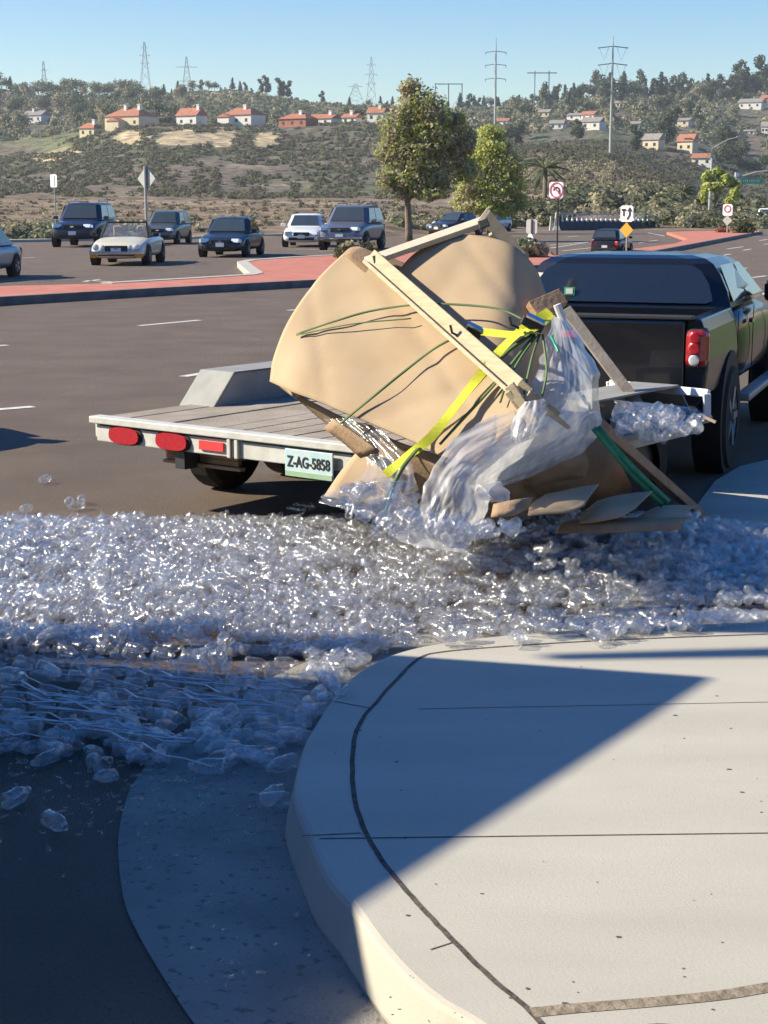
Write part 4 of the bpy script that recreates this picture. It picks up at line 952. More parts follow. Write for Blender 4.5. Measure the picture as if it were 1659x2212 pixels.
# ------------------------------------------------------------------ bottles
def inpoly(x, y, poly):
    c = False; j = len(poly)-1
    for i in range(len(poly)):
        if (poly[i][1] > y) != (poly[j][1] > y) and x < (poly[j][0]-poly[i][0])*(y-poly[i][1])/(poly[j][1]-poly[i][1])+poly[i][0]: c = not c
        j = i
    return c
def bottle_geo(n):
    sq = .66
    pr = [(0,.004),(.018,.0),(.029,.006),(.0325,.02),(.0305,.045),(.0325,.06),(.0305,.085),(.0325,.105),(.031,.13),(.029,.15),(.020,.175),(.0125,.188),(.0125,.195),(.0165,.197),(.0165,.202),(.0125,.204),(.0125,.218)]
    g = MB(); g.lathe([(r*1.02, (z-.10)*sq) for r, z in pr], n)
    v = np.array(g.v); q_ = np.array(g.f); mi = np.zeros(len(q_), int); mi[:2*n] = 1; mi[11*n:] = 1
    return v, q_, mi
def ground_z(x, y):
    return 0.
from mathutils import Euler
MASS = [(-260,1150),(0,1138),(200,1142),(350,1128),(600,1118),(680,1128),(760,1125),(860,1135),(1000,1180),(1080,1155),(1200,1135),(1450,1140),(1560,1150),(1800,1165),(1850,1330),(1640,1350),(1500,1372),(1380,1392),(1250,1398),(1050,1400),(930,1402),(830,1412),(790,1430),(730,1490),(690,1550),(655,1610),(600,1680),(430,1680),(350,1690),(200,1720),(100,1740),(-260,1750)]
def pile_h(px, py):
    e = min(1, max(0, (py-1120)/70)); e2_ = min(1, max(0, (1420-py)/160)) if px > 500 else min(1, max(.0, (1640-py)/170))
    n = float(vnoise([px/120.], [py/45.], 77, 3)[0])
    base = .04+.085*e*e2_*(.1+1.7*n)
    if 880 < px < 1500 and py < 1230: base += .08*e
    if px > 860 and py > 1330: base = .03
    return base
oc2 = [(p.x, p.y) for p in oc]+[(14, 7), (14, -12), (1.2, -12)]
rows_ok = []
def packed(px, py):
    return -260 < px < 660 and 1425 < py < 1570 and float(vnoise([px/110.], [py/30.], 99, 2)[0]) < .70
pos = []
for _ in range(60000):
    x = R.uniform(-2.9, 3.3); y = R.uniform(5.0, 9.9)
    gz = .15 if inpoly(x, y, oc2) else 0.
    px, py = proj(x, y, gz)
    if not (-230 < px < 1830) or not inpoly(px, py, MASS): continue
    if packed(px, py): continue
    gz = .15 if inpoly(x, y, oc2) else 0.
    h = pile_h(px, py)
    dens = 1.0
    if px > 1200 and py > 1285: dens = .55
    if px > 880 and py > 1350: dens = .55 if py < 1375 else .22
    if px < 700 and py > 1440: dens = .85*float(vnoise([px/60.], [py/22.], 31, 2)[0] > .38)
    if px < 660 and py > 1560: dens *= max(.05, 1-(py-1560)/150)
    if R.random() > dens: continue
    u = R.random()
    z = gz+.034+max(0, h-.034)*u**.6
    pos.append((x, y, z, R.uniform(0, math.tau), R.gauss(0, .12+.25*u), R.uniform(0, 6)))
    if len(pos) > 7000: break
# heaps against the load and on the trailer front
def heap(px0, px1, py0, py1, Y0, Y1, n, tilt=.5):
    for _ in range(n):
        p = PY(R.uniform(px0, px1), R.uniform(py0, py1), R.uniform(Y0, Y1))
        if p.z < .05: continue
        pos.append((p.x, p.y, p.z, R.uniform(0, math.tau), R.gauss(0, tilt), R.uniform(0, 6)))
def mound(cx_, cy_, rx, ry, Y0, Y1, n, tilt=.5):
    for _ in range(n):
        a = R.uniform(0, math.tau); r = math.sqrt(R.random()); ny = math.sin(a)*r*ry
        if ny < 0: ny *= .4+.6*abs(math.sin(a*3+cx_))
        p = PY(cx_+math.cos(a)*r*rx, cy_+ny, R.uniform(Y0, Y1))
        if p.z < .04: continue
        pos.append((p.x, p.y, p.z, R.uniform(0, math.tau), R.gauss(0, tilt), R.uniform(0, 6)))
mound(1350, 905, 42, 26, 9.6, 10.1, 22); mound(1420, 905, 60, 38, 9.5, 10.1, 40); mound(1480, 912, 40, 18, 9.4, 9.9, 16)
mound(830, 1075, 90, 45, 7.9, 8.2, 30); mound(900, 1130, 110, 30, 7.8, 8.1, 40); mound(1060, 1145, 80, 16, 7.9, 8.3, 18)
for _ in range(170):
    x_, y_ = R.uniform(.75, 1.75), R.uniform(7.75, 8.75)
    pos.append((x_, y_, R.uniform(.03, .05+.22*max(0, 1-abs(y_-8.2)/.55)), R.uniform(0, math.tau), R.gauss(0, .3), R.uniform(0, 6)))
# packed rows: bottles still lying side by side in shingled courses
Ax = P(0, 1500), P(600, 1560)
rd = (P(600, 1560)-P(0, 1475)).normalized(); cd = Vector((-rd.y, rd.x, 0))
o_ = P(-260, 1440)
for i in range(-8, 31):
    off = R.uniform(0, .066); ang = math.atan2(cd.y, cd.x)+R.gauss(0, .07)+.25
    x = 0; ang = math.atan2(rd.y, rd.x)+R.gauss(0, .03); off = R.uniform(0, .17); wob = R.uniform(0, 6)
    while x < 3.6:
        q = o_ + rd*(x+off) - cd*(i*.072); x += .138
        px, py = proj(q.x, q.y, 0)
        if not packed(px, py) or not inpoly(px, py, MASS): continue
        pos.append((q.x, q.y+.012*math.sin(x*9+i), .035+.04*float(vnoise([px/90.], [py/30.], 5, 2)[0]), ang+.13*math.sin(x*2.1+wob)+R.gauss(0, .05), R.gauss(0, .05), R.uniform(0, 6)))
# loose singles
singles = []
for px, py in [(150,1082),(175,1078),(165,1092),(58,1098),(655,1092),(690,1095),(640,1100),(480,1535),(542,1465),(610,1650),(598,1728),(590,1715),(365,1510),(218,1572),(250,1595),(450,1655),(500,1620),(640,1560),(665,1525),(690,1498),(560,1575),(520,1590),(1585,1396),(1290,1385),(1320,1375),(1270,1378),(1340,1392),(1425,1372),(1455,1380),(120,1775),(35,1720),(96,1035),(575,1500),(615,1585),(585,1560),(650,1590),(700,1460),(725,1440),(1010,1240),(560,1640),(585,1600),(545,1545),(1545,1385)]:
    gz = 0.
    w_ = P(px, py, .035); gz = .15 if inpoly(w_.x, w_.y, oc2) else 0.; w_ = P(px, py, gz+.035)
    singles.append((w_.x, w_.y, w_.z, R.uniform(0, math.tau), R.gauss(0, .03), R.uniform(0, 6)))
# the 300 that show largest become bottles of their own, the rest one mass
def key(p_):
    px, py = proj(*p_[:3]); vis = 0 <= px <= 1659
    return (not vis, math.hypot(p_[0], p_[1]) - p_[2]*3.0)
pos.sort(key=key)
ind = singles + pos[:300-len(singles)]; rest = pos[300-len(singles):]
vb, qb, mb_ = bottle_geo(14)
mesh_b = bpy.data.meshes.new('bottle'); mesh_b.vertices.add(len(vb)); mesh_b.vertices.foreach_set('co', vb.ravel()); set_quads(mesh_b, qb)
mesh_b.materials.append(M['pet']); mesh_b.materials.append(M['petk']); mesh_b.polygons.foreach_set('material_index', mb_.astype(np.int32)); mesh_b.polygons.foreach_set('use_smooth', np.ones(len(qb), bool))
GRP = 'clear empty bottles spilled on the ground'
for i, (x, y, z, az, tl, ro) in enumerate(ind):
    b_ = bpy.data.objects.new('plastic_bottle', mesh_b); C.objects.link(b_); b_.location = (x, y, z)
    b_.rotation_euler = (Matrix.Rotation(az, 3, 'Z') @ Matrix.Rotation(math.pi/2-tl, 3, 'Y') @ Matrix.Rotation(ro, 3, 'Z')).to_euler()
    k_ = .9 if i < len(singles) else .74; b_.scale = (k_*(R.uniform(.65, 1) if R.random() < .25 else 1), k_, k_)
    px, py = proj(x, y, z)
    if i < len(singles) and py > 1620: lb = 'clear empty bottle lying alone on the shaded gutter apron'
    elif i < len(singles) and py < 1120: lb = 'clear empty bottle lying apart on the sunlit asphalt behind the spill'
    elif px > 1200: lb = 'clear empty bottle strayed onto the pale concrete at right'
    else: lb = 'clear empty bottle lying in the front edge of the spilled mass'
    if i < len(singles) and 1120 <= py <= 1620 and px <= 1200: lb = 'clear empty bottle at the kerb edge of the spilled heap'
    tag(b_, lb, 'bottle', lb.replace('bottle', 'bottles'))
vl, ql, ml = bottle_geo(9)
n_ = len(rest); nv = len(vl)
AV = np.empty((n_, nv, 3)); 
for i, (x, y, z, az, tl, ro) in enumerate(rest):
    m3 = np.array(Matrix.Rotation(az, 3, 'Z') @ Matrix.Rotation(math.pi/2-tl, 3, 'Y') @ Matrix.Rotation(ro, 3, 'Z'))
    s_ = np.array([R.uniform(.75, 1), 1, R.uniform(.85, 1)])*.78; AV[i] = (vl*s_) @ m3.T + np.array([x, y, z])
me = bpy.data.meshes.new('spilled_bottles'); me.vertices.add(n_*nv); me.vertices.foreach_set('co', AV.ravel())
set_quads(me, (ql[None]+(np.arange(n_)*nv)[:, None, None]).reshape(-1, 4))
me.materials.append(M['pet']); me.materials.append(M['petk']); me.polygons.foreach_set('material_index', np.tile(ml, n_).astype(np.int32)); me.polygons.foreach_set('use_smooth', np.ones(n_*len(ql), bool))
tag(me and bpy.data.objects.new('spilled_bottles', me), 'mass of clear empty bottles spilled across road and gutter', None, kind='stuff'); C.objects.link(bpy.data.objects['spilled_bottles'])
# thin pale strips drawing the white zigzag lines over the shaded spill
M['edge'] = mat('pale_strip_plastic', (.86,.89,.94), .3, coat=.5)
ln_ = [(20,1470,250),(0,1478,180),(210,1482,190),(10,1492,300),(330,1466,170),(350,1476,160),(-20,1505,330),(40,1516,280),(120,1508,210),(360,1490,170),(-20,1530,260),(80,1528,240),(10,1543,300),(20,1556,360),(60,1549,420),(200,1568,230),(250,1580,170),(330,1592,90),(470,1508,160),(500,1520,110),(520,1540,110),(430,1476,220),(500,1462,180),(30,1450,150),(190,1440,200),(330,1446,160),(60,1462,120),(-10,1568,150),(340,1500,120),(150,1460,180),(560,1572,80),(470,1600,70)]
for x0_, y0_, L__ in ln_:
    pts = []; x = x0_; y = y0_; sl = R.uniform(.03, .16)
    while x < x0_+L__:
        z_ = .088 if y < 1560 else .07
        pts.append(P(x, y, z_)); st_ = R.uniform(16, 34); x += st_; y += st_*sl if R.random() < .7 else st_*(sl+R.uniform(.2, .6))-2
        if R.random() < .25: y -= R.uniform(2, 5)
    if len(pts) < 3: continue
    g = MB(); g.tube(pts, [.002]+[R.uniform(.0025, .0048) for _ in range(len(pts)-2)]+[.002], 5); single('zigzag_strip', g, M['edge'], 'thin pale strip drawing a white zigzag line across the shaded spill', 'plastic edge', pts[0], 'thin pale strips in the shaded spill')
# crushed fragments on the shaded asphalt and gutter
g = MB()
for i in range(230):
    px = R.choice([R.uniform(-20, 330), R.uniform(280, 620)]); py = 1640+abs(R.gauss(0, 110))
    if px > 330: py = R.uniform(1640, 2150) if R.random() < .5 else R.uniform(1650, 1800)
    if px > 330: px = px + (py-1650)*.12
    c = P(px, py, .008); r = R.choice([.007,.010,.013,.018]); a0 = R.uniform(0, 6); sp_ = R.uniform(1.2, 4.5)
    if inpoly(c.x, c.y, oc2): continue
    L_ = [c+Vector((r*math.cos(a0+t), r*math.sin(a0+t), .003)) for t in np.linspace(0, sp_, 7)]
    G = [L_, [p+Vector((0, .002, .008)) for p in L_]]; g.grid(G)
tag(g.build('plastic_fragments', M['petk']), 'small curved scraps of clear plastic scattered on the asphalt', None, kind='stuff')

# ------------------------------------------------------------------ vegetation
PY = _PY
def leafmesh(name, blobs, n, size, mats, seed, core=.0, flat=.6):
    """leaf clumps spread through ellipsoids: blobs = (cx,cy,cz,rx,ry,rz)"""
    rs = np.random.RandomState(seed); b = np.array(blobs, float); vol = (b[:, 3]*b[:, 4]*b[:, 5])**.67; pr = vol/vol.sum()
    k = rs.choice(len(b), n, p=pr); d = rs.normal(size=(n, 3)); d /= np.linalg.norm(d, axis=1)[:, None]
    r = rs.uniform(core, 1, n)**(1/2.2); lump = .45+1.1*vnoise(d[:, 0]*2.6+k*3.1, d[:, 2]*2.6+d[:, 1]*1.9, seed, 3)
    c = b[k, :3] + d*b[k, 3:]*(r*lump)[:, None]
    s_ = size*rs.uniform(.5, 1.35, n)
    a1 = rs.normal(size=(n, 3)); a1 /= np.linalg.norm(a1, axis=1)[:, None]
    nn_ = d*.8+rs.normal(size=(n, 3))*.6+np.array([0, 0, .3]); nn_ /= np.linalg.norm(nn_, axis=1)[:, None]
    t1 = np.cross(nn_, a1); t1 /= np.linalg.norm(t1, axis=1)[:, None]; t2 = np.cross(nn_, t1)
    s1 = s_[:, None]; q_ = np.stack([c-t1*s1*.5, c+t2*s1*flat*.5, c+t1*s1*.5, c-t2*s1*flat*.5], 1).reshape(-1, 3)
    me = bpy.data.meshes.new(name); me.vertices.add(len(q_)); me.vertices.foreach_set('co', q_.ravel())
    set_quads(me, np.arange(len(q_)).reshape(-1, 4))
    for m_ in mats: me.materials.append(m_)
    mi = np.clip((vnoise(c[:, 0]/size/5+seed, c[:, 2]/size/5+c[:, 1]/size/7, seed, 3)*1.6-.3)*len(mats), 0, len(mats)-1).astype(np.int32)
    me.polygons.foreach_set('material_index', mi); me.update(); return me
def objm(name, me, parent=None, loc=None):
    o = bpy.data.objects.new(name, me); C.objects.link(o); o.parent = parent
    if loc is not None: o.location = loc
    return o
def limbs(h, r, crown, seed, n=6):
    rr = random.Random(seed); g = MB()
    L_ = [(0,0,-.3),(rr.uniform(-.05,.05)*h,0,h*.25),(rr.uniform(-.05,.05)*h,rr.uniform(-.03,.03)*h,h*.5),(rr.uniform(-.04,.04)*h,0,h*.85)]
    L_ = curve(L_, 3); g.tube(L_, [r*(1-.75*i/(len(L_)-1)) for i in range(len(L_))], 8)
    for i in range(n):
        b_ = rr.choice(crown); a = L_[rr.randint(3, len(L_)-2)]
        e = Vector((b_[0]+rr.uniform(-.4,.4)*b_[3], b_[1]+rr.uniform(-.4,.4)*b_[4], b_[2]+rr.uniform(-.2,.4)*b_[5]))
        m_ = a.lerp(e, .5)+Vector((0,0,-.05*h)); g.tube(curve([a, m_, e], 3), [r*.38*(1-.12*j) for j in range(7)], 6)
    return g
# two street trees behind the load
def street_tree(px, py, lab, crown, n, seed, mats, h, r, size=.24):
    b_ = P(px, py, .16); t = thing('street_tree', lab, 'tree', (b_.x, b_.y, .16), 0, None)
    limbs(h, r, crown, seed, 9).build('trunk', M['bark'], t, smooth=True)
    objm('crown', leafmesh('crown', crown, n, size, mats, seed), t); return t
s_t = P(885, 515).y/F         # metres per picture unit at the tree's distance
def cb(base, L_):             # crown blobs given by picture centre and half-size
    out = []
    for px, py, rx, ry in L_:
        out.append(((px-base[0])*s_t, R.uniform(-.5, .5), (base[1]-py)*s_t, rx*s_t*.80, max(rx, ry)*s_t*.7, ry*s_t*.72))
    return out
bs = (884, 515)
street_tree(884, 515, 'olive green street tree with pale trunk, left one of the pair behind the load',
  cb(bs, [(885,230,34,28),(905,262,62,42),(868,300,52,48),(935,300,62,48),(850,350,42,46),(992,335,34,44),(998,385,32,40),(900,352,60,50),(955,350,48,50),(845,400,32,36),(890,405,52,38),(940,400,52,38),(868,432,28,16),(925,430,50,18),(975,290,28,30)]), 15000, 41, [M['leafG'], M['leafA'], M['leafO'], M['leafA'], M['leafO'], M['leafB']], 7.4, .21, .22)
bs = (1056, 500)
street_tree(1056, 500, 'brighter yellow-green street tree, right one of the pair behind the load',
  cb(bs, [(1058,262,42,28),(1066,296,66,40),(1035,335,62,50),(1095,345,58,50),(1015,390,60,48),(1065,395,66,48),(1115,390,46,46),(1035,440,66,32),(1095,445,54,34),(995,430,40,38),(1130,430,34,36)]), 14000, 57, [M['leafA'], M['leafB'], M['leafB'], M['leafO'], M['leafB'], M['leafA']], 7.0, .14, .22)
for px, py, lb, L_, n, mats, h, r in [
  (1545, 484, 'small yellow-green tree with pale trunk beside the street light', [(1530,392,16,14),(1548,385,18,12),(1560,398,16,14),(1538,412,22,12),(1520,425,8,20),(1575,405,12,12)], 2300, [M['leafB'], M['leafB'], M['leafA']], 3.4, .13),
  (1583, 482, 'small yellow-green tree right behind the red and white signs', [(1582,425,10,16),(1575,440,9,14),(1588,410,8,12)], 900, [M['leafB'], M['leafA']], 2.4, .08)]:
    s_t = P(px, py).y/F; bs = (px, py); street_tree(px, py, lb, cb(bs, L_), n, int(px), mats, h, r, .45)
# palms
def palm(px, D, py0, hpx, lab, seed, dead=False):
    b_ = TP(px, D); s_ = D/F; h = hpx*s_; t = thing('palm_tree', lab, 'palm tree', b_); rr = random.Random(seed)
    g = MB(); g.tube([(0,0,-.5),(.1,0,h*.6)], [.35,.22], 8); g.build('trunk', M['bark'], t)
    g = MB()
    for i in range(34):
        a = rr.uniform(0, math.tau); up = rr.uniform(-.5, 1.1); ln = h*.45*rr.uniform(.8, 1.15)
        L_ = [Vector((0,0,h*.6)) + Vector((math.cos(a)*ln*u*math.cos(up*.6), math.sin(a)*ln*u*math.cos(up*.6), ln*u*math.sin(up)-ln*.45*u*u)) for u in (0,.25,.5,.75,1)]
        tn = Vector((-math.sin(a), math.cos(a), -.35))
        G = [[p-tn*ln*.10*w_ for p, w_ in zip(L_, (.1,.8,1,.7,.05))], L_, [p+Vector((math.sin(a), -math.cos(a), -.35))*ln*.10*w_ for p, w_ in zip(L_, (.1,.8,1,.7,.05))]]
        g.grid(G)
    g.build('crown', M['leafG'] if seed % 2 else M['leafO'], t); return t
palm(1170, 210, 400, 120, 'dark palm on the slope right of the two street trees', 3)
palm(1462, 170, 470, 78, 'grey-green palm above the hedge near the red median', 5)
# hillside trees
def proto(kind, seed):
    rs = random.Random(seed)
    if kind == 'round':
        bl = [(rs.uniform(-.25,.25), rs.uniform(-.25,.25), rs.uniform(.42,.75), rs.uniform(.2,.34), rs.uniform(.2,.34), rs.uniform(.15,.25)) for _ in range(6)]
    elif kind == 'tall':
        bl = [(rs.uniform(-.12,.12), rs.uniform(-.12,.12), .3+.13*i, .2-.015*i, .2-.015*i, .13) for i in range(6)]
    else:
        bl = [(0, 0, .22+.13*i, .24-.033*i, .24-.033*i, .10) for i in range(6)]
    return bl
PR = []
for i, (kd, mats, c_) in enumerate([('round',['leafD','leafG'],0),('round',['leafG','leafO','leafG'],0),('tall',['leafD','leafD','leafG'],0),('cone',['leafD'],0),('round',['leafO','leafG'],0),('tall',['leafG','leafD'],0),('cone',['leafD','leafG'],0)]):
    bl = proto(kd, i+3); me_c = leafmesh('crown', bl, 620, .105, [M[m_] for m_ in mats], i+70)
    me_t = limbs(.75, .03, bl, i, 4).mesh('trunk', M['bark'])
    PR.append((kd, me_c, me_t))
cnt = 0
HP_ = [(1168,930,24),(1240,900,44),(1262,880,30),(1195,800,30),(1270,760,44),(1333,985,34),(1367,985,22),(1398,690,38),(1470,690,36),(1505,670,44),(1450,860,54),(1600,860,24),(1632,860,14),(1602,1000,50),(1640,1050,36),(1655,940,16),(1360,800,20),(1080,880,30),(100,900,48)]
def screened(px, D, m=.62): return any(abs(px-a) < w_*m+3 and b-110 < D < b+4 for a, b, w_ in HP_)
def htree(px, D, hgt, pi, lab, group):
    global cnt
    if D < 1100 and screened(px, D): return
    b_ = TP(px, D); t = thing('hill_tree', lab, 'tree', (b_.x, b_.y, b_.z-.3), R.uniform(0, 6), group, hgt)
    objm('crown', PR[pi][1], t); objm('trunk', PR[pi][2], t); cnt += 1
RR = random.Random(99)
# skyline
for px in np.arange(-12, 300, 11.5): htree(px+RR.uniform(-5,5), RR.uniform(1130,1200), RR.uniform(9,15), RR.choice([0,1,4,0,6]), 'dark tree on the wooded skyline of the far left ridge', 'trees on the left skyline')
for px in list(np.arange(300, 560, 16))+[640,700,760,800,818,836,850]: htree(px+RR.uniform(-5,5), RR.uniform(1150,1200), RR.uniform(4.5,9.5), RR.choice([0,4,2,3]), 'small tree dotted along the brown ridge top', 'trees along the brown ridge top')
for px in [573,583,612,620,628]: htree(px, 1190, RR.uniform(10,14), 2, 'slim tree standing alone on the falling brown ridge line', 'slim trees on the falling ridge line')
for px in np.arange(985, 1665, 11): htree(px+RR.uniform(-5,5), RR.uniform(1110,1190), RR.uniform(10,17)*(1.15 if px > 1250 else .8), RR.choice([2,3,0,5,6,0,2]), 'dark tree in the ragged skyline row above the right hillside', 'trees on the right skyline')
for px, h_ in [(1572,24),(1590,21),(1622,27),(1648,22),(1655,23),(1508,17)]: htree(px, 1150, h_, RR.choice([3,6,2]), 'tall dark conifer rising highest above the right skyline', 'tall conifers at the right skyline')
# wooded slopes
for _ in range(62): htree(RR.uniform(-20,420), RR.uniform(760,1090), RR.uniform(8,15), RR.choice([0,1,4,0]), 'round tree in the wooded slope above the left houses', 'trees on the left wooded slope')
for px in (130,215,245,352,362,375,384,462,470,480,486,590,598,700,742,775,835): htree(px+RR.uniform(-3,3), RR.uniform(690,740), RR.uniform(6.5,9.5), RR.choice([0,1,4]), 'bushy tree standing between the bluff houses', 'trees between the bluff houses')
for _ in range(88):
    px = RR.uniform(1090, 1680); D = RR.uniform(640, 1080)
    htree(px, D, RR.uniform(8,15), RR.choice([0,1,4,1,5,0,2]), 'tree among the houses on the right hillside', 'trees on the right hillside')
# brush that nobody could count
def brush(name, lab, samples, size, mats, leaves, seed, zk=.55):
    rs = np.random.RandomState(seed); cs = []; ss = []
    for (px, D, s_) in samples:
        if D > 700 and s_ > 2.2 and screened(px, D, .4): continue
        b_ = TP(px, D); cs.append((b_.x, b_.y, b_.z)); ss.append(s_)
    cs = np.repeat(np.array(cs), leaves, 0); ss = np.repeat(np.array(ss), leaves); n = len(cs)
    d = rs.normal(size=(n, 3)); d /= np.linalg.norm(d, axis=1)[:, None]; d[:, 2] = np.abs(d[:, 2])*zk*2
    c = cs + d*(ss*rs.uniform(.4, 1, n))[:, None]*np.array([1, 1, 1.])
    nn_ = d+rs.normal(size=(n, 3))*.5; nn_ /= np.linalg.norm(nn_, axis=1)[:, None]
    a1 = rs.normal(size=(n, 3)); t1 = np.cross(nn_, a1); t1 /= np.linalg.norm(t1, axis=1)[:, None]; t2 = np.cross(nn_, t1)
    s1 = (ss*size*rs.uniform(.6, 1.3, n))[:, None]
    q_ = np.stack([c-t1*s1, c+t2*s1*.7, c+t1*s1, c-t2*s1*.7], 1).reshape(-1, 3)
    me = bpy.data.meshes.new(name); me.vertices.add(len(q_)); me.vertices.foreach_set('co', q_.ravel()); set_quads(me, np.arange(len(q_)).reshape(-1, 4))
    for m_ in mats: me.materials.append(M[m_])
    me.polygons.foreach_set('material_index', np.repeat(rs.randint(0, len(mats), n//leaves), leaves).astype(np.int32)); me.update()
    tag(objm(name, me), lab, None, kind='stuff')
S_ = []
for _ in range(12000):
    px = RR.uniform(-60, 1720); D = RR.uniform(340, 700)
    if vnoise([px/50.], [D/35.], 12, 3)[0] < .36: continue
    p_ = TP(px, D); yy = proj(*p_)[1]
    if any(((px-a)/rx)**2+((yy-b)/ry)**2 < .8 for a, b, rx, ry in [(290,297,34,17),(400,300,62,20),(485,305,28,26),(578,302,30,17),(110,325,62,9)]) and D > 480: continue
    S_.append((px, D, RR.uniform(.7, 1.7)*(D/550)**.5))
brush('chaparral', 'grey-green and brown chaparral brush covering the bluff slopes', S_, .26, ['shrubG','shrubB','shrubG','shrubO'], 30, 3, .35)
S_ = [(RR.uniform(-60, 1720), RR.uniform(760, 1180), RR.uniform(1.6, 4)) for _ in range(4200)]
brush('hill_scrub', 'dark scrub and far woods on the ridge behind the houses', S_, .28, ['leafG','shrubG','shrubO','leafG','leafO'], 28, 4, .5)
S_ = [(RR.uniform(-200, 620), RR.uniform(98, 190), RR.uniform(.15, .45)) for _ in range(650)] + [(RR.uniform(620, 1100), RR.uniform(120, 220), RR.uniform(.2, .6)) for _ in range(350)] + [(RR.uniform(1100, 1500), RR.uniform(150, 340), RR.uniform(.4, 1.1)) for _ in range(2600)]
brush('dry_brush', 'low dry brush on the bank beyond the road', S_, .22, ['shrubG','shrubB','leafO'], 34, 5, .35)
S_ = [(RR.uniform(-30, 112), RR.uniform(89, 97), RR.uniform(.5, 1.0)) for _ in range(90)] + [(RR.uniform(845, 1000), RR.uniform(112, 122), RR.uniform(.4, .8)) for _ in range(80)]+[(RR.uniform(60, 320), RR.uniform(92, 110), RR.uniform(.4, .9)) for _ in range(90)]
brush('roadside_bushes', 'sage bushes along the far kerb', S_, .18, ['leafO','shrubG','leafG','leafO'], 120, 6, .5)
S_ = [(RR.uniform(1380, 1640), RR.uniform(128, 170), RR.uniform(.6, 1.4)) for _ in range(130)] + [(RR.uniform(1080, 1210), RR.uniform(130, 160), RR.uniform(.8, 1.6)) for _ in range(70)] + [(RR.uniform(1210, 1640), RR.uniform(165, 230), RR.uniform(1.2, 2.4)) for _ in range(160)]
brush('hedge_planting', 'grey-green planting behind the barrier and the red median', S_, .15, ['leafG','shrubO','leafO','shrubG'], 130, 8, .6)
def bush(px, py, rx, ry, lab, mats, seed, n=1400, z=.16):
    b_ = P(px, py, z); k = b_.y/F; me_ = leafmesh('bush', [(0,0,ry*k*.45, rx*k, rx*k, ry*k*.75), (rx*k*.4,0,ry*k*.4, rx*k*.6, rx*k*.6, ry*k*.5), (-rx*k*.45,0,ry*k*.35, rx*k*.55, rx*k*.6, ry*k*.5)], n, .16, [M[m_] for m_ in mats], seed)
    t = objm('bush', me_, None, b_); tag(t, lab, 'bush')
bush(768, 560, 46, 32, 'low olive-brown bush on the red median left of the frame', ['leafO','shrubO'], 5, 2200)
bush(1140, 555, 44, 34, 'round dark green bush on the median below the grey sign', ['leafD','leafG','leafO'], 6, 2400)
bush(1093, 497, 24, 30, 'dark round bush at the far kerb right of the light blue vehicle', ['leafD'], 7, 1400, 0)
bush(1605, 503, 26, 22, 'dark clipped bush at the end of the red median', ['leafD','leafG'], 8, 1400)
bush(1562, 502, 16, 9, 'low red flowering plant on the end of the red median', ['redfl'] if 'redfl' in M else ['shrubB'], 9, 300)

# ------------------------------------------------------------------ houses
def house(px, D, wpx, hpx, lab, roof='tile', wall='stucco', chim=(.3,), hip=False, wing=None, rz=0, storeys=1):
    """low hillside house: wpx, hpx = picture size of walls + roof"""
    k = D/F; b_ = TP(px, D); w_ = wpx*k; h = hpx*k; d_ = w_*.7; hw_ = h*.60
    t = thing('hillside_house', lab, 'house', (b_.x, b_.y, b_.z-.2), rz*.3-.55)
    g = MB(); g.box((0, 0, (hw_-2)/2), (w_, d_, hw_+2)); wl = g.build('wall', M[wall], t)
    def roof_(cx_, w2, d2, z0, hr, par):
        ov = .5; a, b2 = w2/2+ov, d2/2+ov; rg = a*.45 if hip else a
        g = MB(); g.add([(cx_-a,-b2,z0),(cx_+a,-b2,z0),(cx_+a,b2,z0),(cx_-a,b2,z0),(cx_-rg,0,z0+hr),(cx_+rg,0,z0+hr)], [(0,1,5,4),(2,3,4,5),(0,4,3),(1,2,5),(3,2,1,0)]); return g.build('roof', M[roof], par)
    rf = roof_(0, w_, d_, hw_+.02, h-hw_, t)
    for c_ in chim:
        g = MB(); g.box((c_*w_, -d_*.1, h*.5+.3), (1.3, 1.2, h+1.4)); g.box((c_*w_, -d_*.1, h+1.1), (1.6, 1.5, .25)); g.build('chimney', M['stucco'], rf)
    if wing:
        cx_, ww, wh = wing; g = MB(); g.box((cx_*w_, -d_*.62, (hw_*wh-2)/2), (ww*w_, d_*.5, hw_*wh+2)); wg = g.build('wing', M[wall], t)
        ov = .4; a, z0 = ww*w_/2+ov, hw_*wh+.03; y0, y1 = -d_*.87-ov, -d_*.37
        g = MB(); g.add([(cx_*w_-a,y0,z0),(cx_*w_+a,y0,z0),(cx_*w_+a,y1,z0),(cx_*w_-a,y1,z0),(cx_*w_,y0+.4,z0+a*.42),(cx_*w_,y1,z0+a*.42)], [(0,1,4),(1,2,5,4),(3,0,4,5),(2,3,5),(3,2,1,0)]); g.build('wing_roof', M[roof], wg)
    nw = max(2, int(w_/4))
    for i in range(nw):
        xx = -w_/2+w_*(i+.5)/nw; 
        if wing and abs(xx-wing[0]*w_) < wing[1]*w_/2+.6: continue
        g = MB(); g.box((xx, -d_/2-.01, hw_*.55), (1.2, .06, 1.3)); g.build('window', M['win'], wl)
    return t
house(100, 900, 48, 26, 'hazy cream and grey-roofed house at the far left of the bluff', 'tilegrey', 'stucco', (-.1,), rz=.3)
house(213, 665, 40, 30, 'small terracotta-roofed house left of the large villa', 'tile', 'stuccoy', (.3,), hip=True)
house(299, 680, 92, 46, 'largest villa on the bluff with wide terracotta hip roofs and front gable', 'tile', 'stuccoy', (-.1,.30), hip=True, wing=(-.05,.34,.62))
house(425, 668, 52, 42, 'plain bright white house above the bare sandstone slip', 'tile', 'stucco', (.42,))
house(535, 672, 74, 40, 'white house with stepped front wall and terracotta roof', 'tile', 'stucco', (.12,), wing=(-.28,.4,.8), hip=True)
